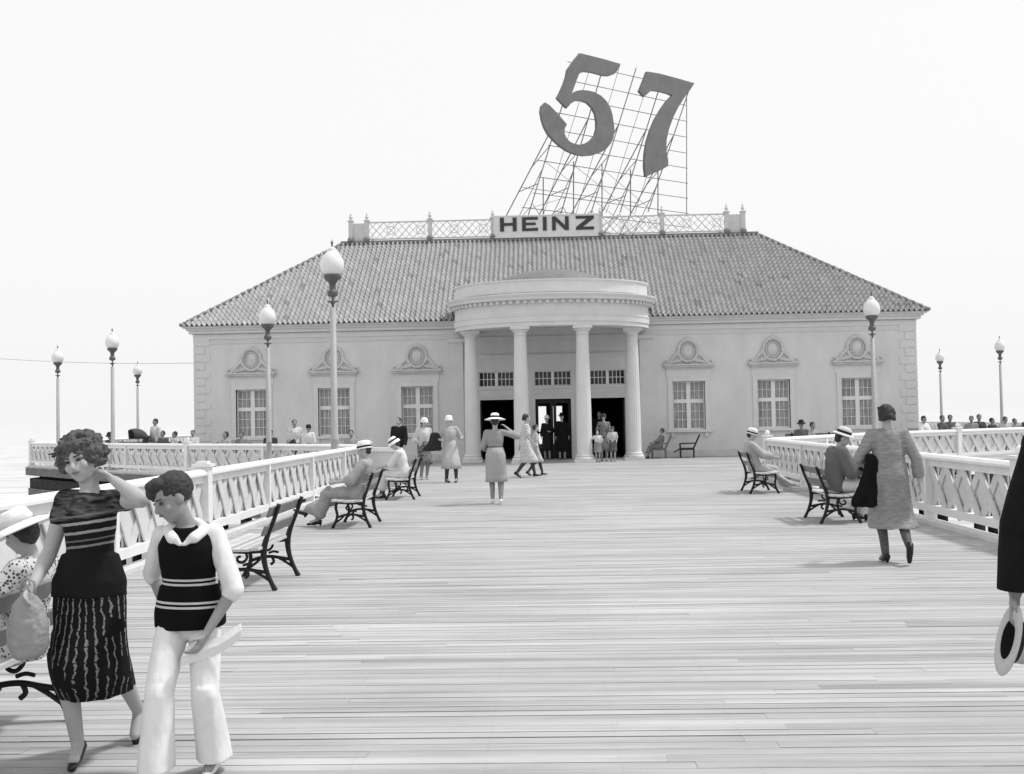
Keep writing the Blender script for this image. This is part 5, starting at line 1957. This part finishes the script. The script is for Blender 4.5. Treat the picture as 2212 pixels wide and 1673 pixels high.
# --- woman walking away on the right
gc = pattern_mat('coat_knit', 0.22, 0.30, 'bands', bands=[(5.0, 0.001, 1)], mottle=(-1.0, 0.9))
person((3.50, 11.05, 0), -4, 1.64, 'woman walking away in a loose grey coat dress, dark coat over her left arm',
       dict(lean=4, feet={'L': (-0.045, 0.06, 0.085, 8, 0), 'R': (0.135, -0.20, 0.20, -4, 62)}, head=(0, 6, 0),
            hands={'L': (-0.20, 0.26, 1.05), 'R': (0.31, 0.0, 0.86)}, elbow={'L': (-0.60, -0.35, 1.0), 'R': (0.7, -0.4, 1.0)}, palm={'L': (0, 0, -1)}),
       [dict(kind='coat', m=gc, name='coat_dress', hem=0.37, hemr=(0.250, 0.20), inf=0.020, fold=0.09, sleeve=1.80, waist=0.160, wob=(0.010, 7, (1, 1, 0.45))),
        dict(kind='stockings', m=mat('smoky_stocking', 0.10, 0.7, 0.3, 20.0)), HAIR(m_hair, 'bun'), SH()], vox=0.011)
# --- a coat or shawl carried over an arm, modelled as a folded hanging cloth
def carried_coat(loc, rz, w, h, label, g=0.010, top=0.05, slant=-0.03):
    mb = MB()
    rs = []
    for t, a, b in ((0, 0.25, 0.10), (0.03, 0.45, 0.8), (0.15, 0.62, 1.0), (0.5, 0.85, 0.9), (0.85, 1.1, 0.8), (0.97, 1.05, 0.7), (1.0, 0.8, 0.5)):
        rs.append((Vector((0.03 * math.sin(t * 5) + slant * t, 0.02 * t, -h * t)), w / 2 * a, top * b, X3, Y3, 0.26 * t + 0.03))
    mb.loft(rs, 48, (6, 0.9, 10))
    root = empty('coat', loc, R(rz))
    tag(root, label, 'coat')
    build_skin(mb, 'folded_cloth', mat('carried_cloth_%d' % round(g * 1000), g, 0.95, 0.3, 9, 0.4, 50, 0.08), root, 0.012, 2, (0.016, 9))
carried_coat((3.30, 11.0, 1.12), 12, 0.25, 0.54, 'black coat draped over the forearm of the woman walking away')

# --- woman in a white brimmed hat, seen from behind, arm raised
person((-0.935, 19.35, 0), 2, 1.62, 'woman seen from behind holding the brim of her white hat with one hand',
       dict(lean=0, head=(0, 4, 0), feet={'L': (-0.07, 0.05, 0.085, 0, 0), 'R': (0.09, -0.06, 0.085, 0, 0)},
            hands={'R': (0.235, 0.06, 1.44), 'L': (-0.17, 0.26, 1.0)}, elbow={'R': (0.9, -0.1, 0.4), 'L': (-0.5, -0.5, 1.0)}, palm={'R': (-1, 0, 0)}),
       [dict(kind='top', m=cloth(0.30), name='blouse', sleeve=1.55, inf=0.012, loose=0.010), dict(kind='belt', m=cloth(0.05)),
        dict(kind='skirt', m=cloth(0.38), hem=0.42, hemr=(0.205, 0.175), inf=0.018, fold=0.06), dict(kind='stockings', m=m_stockm),
        HAIR(), dict(kind='hat', m=cloth(0.86), brim=0.215, droop=0.03, z=0.06, band=cloth(0.03)), SH(m_shoew)], vox=0.013)

# --- pair walking to the right
walk = dict(lean=4, feet={'L': (-0.06, 0.26, 0.09, 0, -8), 'R': (0.06, -0.24, 0.14, 0, 30)})
person((-0.565, 27.7, 0), -82, 1.66, 'dark haired woman striding right in a pale print dress by the second column',
       dict(walk, hands={'L': (-0.22, -0.12, 0.84), 'R': (0.2, 0.22, 0.90)}),
       [dict(kind='top', m=pattern_mat('pale_print', 0.30, 0.56, 'spots', vscale=26, t=0.5), name='dress_top', sleeve=0.7, inf=0.02), dict(kind='skirt', m=pattern_mat('pale_print', 0, 0, 'spots'), hem=0.40, hemr=(0.20, 0.26), fold=0.05), dict(kind='stockings', m=m_stock), HAIR(m_hair, 'bun'), SH()], vox=0.015)
person((-0.33, 28.4, 0), -80, 1.38, 'shorter girl in a pale dress walking on the far side of the striding woman',
       dict(walk), [dict(kind='top', m=cloth(0.45), name='dress_top', sleeve=0.6), dict(kind='skirt', m=cloth(0.45), hem=0.45, hemr=(0.18, 0.2)), dict(kind='stockings', m=m_stock), HAIR(), SH()], vox=0.015)

# --- two standing women left of the portico, and the man in the dark suit
person((-3.20, 27.6, 0), -150, 1.60, 'standing woman in a white cap and pale blouse with a dark patterned skirt',
       dict(lean=3, head=(20, 5, 0), hands={'L': (-0.25, 0.1, 1.0), 'R': (0.22, 0.2, 1.02)}),
       [dict(kind='top', m=cloth(0.55), name='blouse', sleeve=1.5, inf=0.025), dict(kind='skirt', m=pattern_mat('dark_print', 0.03, 0.16, 'spots', vscale=14, t=0.5), hem=0.42, hemr=(0.20, 0.18)), dict(kind='stockings', m=m_stockm), HAIR(), dict(kind='hat', m=cloth(0.85), style='cap', z=0.05), SH(m_shoew)], vox=0.015)
person((-2.37, 26.1, 0), -165, 1.64, 'standing woman in a long pale grey dress and white cap with one leg forward',
       dict(lean=2, side=3, head=(-25, 0, 0), feet={'L': (-0.12, 0.12, 0.085, -20, 0), 'R': (0.10, -0.05, 0.085, 20, 0)}, hands={'L': (-0.24, 0.22, 1.12), 'R': (0.26, 0.15, 1.08)}),
       [dict(kind='top', m=cloth(0.40), name='dress_top', sleeve=1.1, inf=0.022), dict(kind='skirt', m=cloth(0.42), hem=0.36, hemr=(0.25, 0.20), fold=0.08), dict(kind='stockings', m=m_stock), HAIR(), dict(kind='hat', m=cloth(0.85), style='cap', z=0.05), SH()], vox=0.015)
carried_coat((-2.74, 26.0, 1.24), 10, 0.36, 0.46, 'dark grey coat carried between the two standing women in white caps', 0.035)
person((-4.25, 30.6, 0), 160, 1.64, 'man in a dark suit standing alone beside the window left of the portico', dict(lean=0, hands={'L': (-0.22, 0.1, 0.85), 'R': (0.22, 0.1, 0.85)}),
       [dict(kind='coat', m=cloth(0.02), name='jacket', hem=0.80, hemr=(0.20, 0.15), waist=0.15, fold=0.01, inf=0.02), dict(kind='trousers', m=cloth(0.03), inf=0.01), HAIR(), SH()], male=True, vox=0.016)

# --- doorway figures
person((1.98, 36.9, 0), 175, 1.64, 'woman in a dark print dress stepping out of the right doorway',
       dict(lean=2, hands={'L': (-0.22, 0.15, 0.85), 'R': (0.26, 0.12, 0.90)}), [dict(kind='top', m=pattern_mat('doorway_print', 0.05, 0.22, 'spots', vscale=12, t=0.45), name='dress_top', sleeve=0.9), dict(kind='skirt', m=pattern_mat('doorway_print', 0, 0, 'spots'), hem=0.40), dict(kind='stockings', m=m_stockm), HAIR(), dict(kind='hat', m=cloth(0.06), style='cap', z=0.05), SH()], vox=0.016)
person((1.72, 36.2, 0), 178, 1.08, 'small child with a white blouse and grey skirt in the right doorway',
       dict(hands={'L': (-0.18, 0.15, 1.05), 'R': (0.26, 0.10, 1.25)}), [dict(kind='top', m=cloth(0.62), name='blouse', sleeve=0.7, inf=0.03), dict(kind='skirt', m=cloth(0.22), hem=0.52, hemr=(0.22, 0.19), inf=0.03), HAIR(), SH()], vox=0.014)
person((2.24, 36.4, 0), 185, 1.20, 'child in a pale top holding something light beside the column in the right doorway',
       dict(hands={'L': (-0.16, 0.2, 0.95), 'R': (0.2, 0.18, 0.95)}), [dict(kind='top', m=cloth(0.5), name='blouse', sleeve=0.7, inf=0.03), dict(kind='skirt', m=cloth(0.10), hem=0.50, hemr=(0.2, 0.17), inf=0.02), HAIR(), dict(kind='hat', m=cloth(0.1), style='cap', z=0.05), SH()], vox=0.014)
person((2.00, 40.6, 0), 180, 1.76, 'man standing back in the dark of the right doorway', dict(), [dict(kind='coat', m=cloth(0.02), name='jacket', hem=0.8, hemr=(0.2, 0.16), waist=0.15, fold=0.01), dict(kind='trousers', m=cloth(0.02)), HAIR(), SH()], male=True, vox=0.018)
person((0.02, 39.2, 0), 170, 1.60, 'person in a white hat and dark clothes at the left leaf of the middle door', dict(hands={'L': (-0.15, 0.2, 1.1), 'R': (0.2, 0.15, 0.9)}),
       [dict(kind='coat', m=cloth(0.02), name='coat', hem=0.35, hemr=(0.2, 0.17)), HAIR(), dict(kind='hat', m=cloth(0.8), brim=0.13, z=0.06), SH()], vox=0.017)
person((0.56, 39.0, 0), 185, 1.68, 'woman in a black hat and long black coat at the middle door', dict(),
       [dict(kind='coat', m=cloth(0.012), name='coat', hem=0.30, hemr=(0.24, 0.19)), HAIR(), dict(kind='hat', m=cloth(0.012), brim=0.15, z=0.06), SH()], vox=0.017)

# --- people on the benches
person((-2.86, 15.75, 0), 88, 1.70, 'lounging woman in a long grey dress and white hat with legs stretched out',
       SIT(lean=-17, head=(20, 8, 0), pelvis=(0, -0.04, 0.50), feet={'L': (-0.06, 0.55, 0.10, 0, 0), 'R': (0.02, 0.78, 0.22, 0, -30)}, hands={'L': (-0.16, 0.24, 0.66), 'R': (0.16, 0.26, 0.68)}),
       [dict(kind='top', m=cloth(0.34), name='dress_top', sleeve=1.4, inf=0.028, loose=0.02), dict(kind='skirt', m=cloth(0.32), inf=0.020, shin=0.75, wob=(0.02, 9)), dict(kind='stockings', m=m_stockm), HAIR(), dict(kind='hat', m=cloth(0.75), style='cap', band=cloth(0.03), z=0.05, tilt=8), SH()], vox=0.012)
person((-2.86, 21.15, 0), 86, 1.62, 'woman in a white dress and drooping white hat bent over on the far left bench',
       SIT(lean=12, head=(8, 32, 0), feet={'L': (-0.10, 0.42, 0.085, 0, 0), 'R': (0.06, 0.50, 0.085, 0, 0)}, hands={'L': (-0.12, 0.46, 0.66), 'R': (0.12, 0.44, 0.66)}),
       [dict(kind='top', m=cloth(0.66), name='dress_top', sleeve=1.0, inf=0.025), dict(kind='skirt', m=cloth(0.62), inf=0.02, shin=0.6), dict(kind='stockings', m=m_stock), HAIR(), dict(kind='hat', m=cloth(0.84), brim=0.13, droop=0.05, z=0.055, band=cloth(0.03)), SH()], vox=0.013)
person((4.12, 21.25, 0), -88, 1.68, 'person in a striped white cap and pale jacket slouching on the far right bench',
       SIT(lean=-11, head=(-15, 16, 0), feet={'L': (-0.10, 0.62, 0.09, 0, -6), 'R': (0.08, 0.78, 0.10, 0, -12)}, hands={'L': (-0.12, 0.36, 0.70), 'R': (0.14, 0.34, 0.70)}),
       [dict(kind='top', m=cloth(0.40), name='jacket', sleeve=1.85, inf=0.032), dict(kind='trousers', m=cloth(0.45), inf=0.015), HAIR(), dict(kind='hat', m=cloth(0.72), style='cap', band=cloth(0.03), z=0.05), SH(m_shoew)], vox=0.013)
person((4.08, 15.35, 0), -86, 1.74, 'man in a dark grey jacket and white cap hunched forward on the right bench',
       SIT(lean=10, head=(-20, 20, 0), feet={'L': (-0.10, 0.34, 0.085, 8, 0), 'R': (0.10, 0.44, 0.085, -8, 0)}, hands={'L': (-0.06, 0.42, 0.74), 'R': (0.12, 0.40, 0.76)}),
       [dict(kind='top', m=cloth(0.13), name='jacket', sleeve=1.9, inf=0.040, peplum=-0.09), dict(kind='trousers', m=cloth(0.62), inf=0.012, flare=0.02), dict(kind='stockings', m=m_stock), HAIR(), dict(kind='hat', m=cloth(0.62), brim=0.14, droop=0.02, z=0.06, band=cloth(0.03)), SH()], male=True, vox=0.012)
handbag((4.50, 15.12, 0.94), 'black bag on the knees of the hunched man in the dark jacket', cloth(0.010), 0.30, 0.18, R(20))

# --- deck chairs against the pavilion wall
def deck_chair(loc, rz, label, g1, occupied=False):
    root = empty('reclining_chair', loc, R(rz))
    root.scale = (0.85, 0.85, 0.85)
    tag(root, label, 'chair', 'chairs against the pavilion wall')
    fm = cloth(g1)
    mw = mat('wicker_%d' % round(g1 * 100), g1, 0.8, 0.3, 30, 0.6, 60)
    mb = MB(); mb.box(-0.30, 0.30, -0.28, 0.34, 0.34, 0.42); mb.build('seat', mw, root)
    mb = MB(); mb.bar((0, -0.26, 0.42), (0, -0.52, 0.98), 0.60, 0.06, Y3); mb.build('backrest', mw, root)
    mb = MB(); mb.bar((0, 0.36, 0.36), (0, 0.58, 0.24), 0.50, 0.05, Z3); mb.build('foot_rest', mw, root)
    for s in (-1, 1):
        mb = MB()
        mb.bar((s * 0.33, -0.30, 0.62), (s * 0.33, 0.34, 0.60), 0.05, 0.04)
        mb.bar((s * 0.33, 0.30, 0.35), (s * 0.33, 0.32, 0.60), 0.035, 0.035)
        mb.build('armrest', mw, root)
        for y in (-0.26, 0.30):
            mb = MB(); mb.bar((s * 0.28, y, 0.0), (s * 0.28, y, 0.34), 0.045, 0.045, Y3); mb.build('leg', mw, root)
deck_chair((4.05, 38.6, 0), 80, 'grey wicker chair with a seated person against the wall right of the portico', 0.16)
deck_chair((5.08, 38.7, 0), 80, 'empty dark reclining chair under the first window right of the portico', 0.03)
person((4.05, 38.55, 0), 82, 1.45, 'person in grey reclining in a wicker chair against the wall right of the portico', SIT(lean=-14, head=(0, 0, 0)),
       [dict(kind='top', m=cloth(0.20), name='jacket', sleeve=1.6, inf=0.03), dict(kind='skirt', m=cloth(0.22)), HAIR(), SH()], vox=0.018, skin=m_skind)

def hooded_chair(loc, rz, label):
    root = empty('wheeled_chair', loc, R(rz))
    tag(root, label, 'wheeled chair')
    mw = mat('dark_wicker', 0.07, 0.8, 0.35, 30, 0.6, 60)
    MB().box(-0.30, 0.30, -0.25, 0.35, 0.42, 0.50).build('seat', mw, root)
    mb = MB(); mb.bar((0, -0.24, 0.50), (0, -0.38, 1.15), 0.60, 0.05, Y3); mb.build('backrest', mw, root)
    mb = MB()
    rows = []
    for i in range(9):
        a = PI * 0.5 + PI * 0.62 * (1 - i / 8) - 0.45
        rows.append([mb.bm.verts.new((0.34 * math.cos(PI * j / 10), 0.05 + 0.45 * math.cos(a) * (0.6 + 0.4 * math.sin(PI * j / 10)), 1.05 + 0.38 * math.sin(a) * math.sin(PI * j / 10) ** 0.5)) for j in range(11)])
    for A, C in zip(rows[:-1], rows[1:]):
        for j in range(10):
            mb.bm.faces.new((A[j], A[j + 1], C[j + 1], C[j]))
    h = mb.build('hood', mw, root, True)
    so = h.modifiers.new('thickness', 'SOLIDIFY')
    so.thickness = 0.02
    for sx_ in (-1, 1):
        mb = MB()
        mb.tube([(sx_ * 0.36, 0.0 + 0.34 * math.cos(2 * PI * q / 24), 0.35 + 0.34 * math.sin(2 * PI * q / 24)) for q in range(24)], 0.016, 6, closed=True)
        for q in range(8):
            mb.bar((sx_ * 0.36, 0, 0.35), (sx_ * 0.36, 0.33 * math.cos(2 * PI * q / 8), 0.35 + 0.33 * math.sin(2 * PI * q / 8)), 0.010, 0.010, X3)
        mb.build('wheel', m_iron, root)
    mb = MB(); mb.bar((0, 0.30, 0.44), (0, 0.75, 0.18), 0.45, 0.04, X3.cross(Y3)); mb.build('foot_rest', mw, root)
hooded_chair((-14.75, 37.9, 0), 130, 'dark hooded wicker wheeled chair left of the man in the white shirt')

# --- people on the wing decks, seen over the railings
HID = [  # x, y, rot, H, sit, top, hair/hat, label
    (-14.15, 38.2, 150, 1.78, False, 0.62, 'short', 'standing man in a white shirt among the sitters on the left wing deck'),
    (-7.86, 33.0, 200, 1.64, False, -1, 'short', 'standing woman in a spotted blouse over the left railing'),
    (-7.36, 32.8, 170, 1.46, False, 0.66, 'darkcap', 'standing woman in a white blouse and dark cap next to the spotted blouse'),
    (-9.78, 32.2, 150, 1.62, True, 0.35, 'short', 'seated dark haired person bending their head, behind the middle of the left wing railing'),
    (-9.32, 32.3, 170, 1.62, True, 0.20, 'brown', 'seated brown haired person below the leftmost pavilion window'),
    (-8.65, 33.2, 180, 1.66, True, 0.06, 'short', 'seated dark figure below the right side of the leftmost window'),
    (-5.75, 31.2, 180, 1.60, True, 0.30, 'short', 'seated dark haired person just right of the tallest lamp post'),
    (-15.5, 37.5, 160, 1.60, True, 0.08, 'darkcap', 'seated person in a broad dark hat on the left wing deck'),
    (-13.5, 37.2, 160, 1.66, True, 0.10, 'short', 'seated person in dark clothes just right of the man in the white shirt'),
    (-13.1, 37.0, 120, 1.62, True, 0.45, 'short', 'seated person in a pale top leaning left near the pavilion corner'),
    (-12.6, 37.6, 200, 1.66, True, 0.50, 'short', 'seated pale figure right at the pavilion corner'),
    (-16.2, 38.0, 150, 1.60, True, 0.15, 'brown', 'seated brown haired person left of the broad dark hat'),
    (-17.0, 39.6, 150, 1.60, True, 0.30, 'short', 'seated person behind the raised hand of the curly haired woman'),
    (13.1, 37.4, 200, 1.70, True, 0.68, 'short', 'seated person in a white shirt nearest the right corner of the pavilion'),
    (13.9, 37.8, 210, 1.70, True, 0.10, 'short', 'seated person in dark clothes second from the right pavilion corner'),
    (14.25, 38.1, 190, 1.72, True, 0.12, 'short', 'seated dark figure close behind a lamp post on the right wing deck'),
    (14.95, 38.0, 160, 1.66, True, 0.30, 'brown', 'seated brown haired person left of the thick railing post'),
    (15.25, 38.0, 190, 1.72, True, 0.07, 'short', 'broad seated figure in dark clothes right of the thick railing post'),
    (15.65, 37.9, 210, 1.55, True, 0.06, 'short', 'smaller dark seated figure leaning on the broad one'),
    (16.3, 38.4, 180, 1.60, True, 0.45, 'brown', 'seated pale dressed person below the rightmost lamp post'),
    (16.75, 38.6, 200, 1.50, True, 0.25, 'short', 'low seated figure near the right edge of the picture'),
    (17.2, 38.7, 200, 1.66, True, 0.08, 'short', 'dark seated figure at the very right edge of the picture'),
    (7.65, 32.3, 180, 1.62, True, 0.12, 'darkcap', 'seated person in dark clothes behind the corner of the right railing'),
    (8.00, 32.3, 200, 1.58, True, 0.35, 'short', 'seated person with dark hair beside the dark one at the right railing corner'),
]
for (x, y, rz, H, sit, g, hs, lab) in HID:
    m = cloth(g) if g > 0 else pattern_mat('spotted_blouse', 0.08, 0.6, 'spots', vscale=12, t=0.42)
    we = [dict(kind='top', m=m, name='blouse', sleeve=1.4 if sit else 1.2, inf=0.025), dict(kind='skirt', m=cloth(0.22 if g > 0.3 else 0.06), hem=0.4), HAIR(m_hairg if hs == 'brown' else m_hair), SH()]
    if hs == 'darkcap':
        we.append(dict(kind='hat', m=cloth(0.03), brim=0.15, z=0.06, droop=0.03) if sit else dict(kind='hat', m=cloth(0.03), style='cap', z=0.055))
    person((x, y, 0), rz, H, lab, SIT(pelvis=(0, -0.02, 0.60), lean=random.uniform(-6, 10), head=(random.uniform(-25, 25), random.uniform(-5, 20), 0)) if sit else dict(lean=2), we, vox=0.02, skin=m_skind, group='people on the wing decks')
flush_skins()
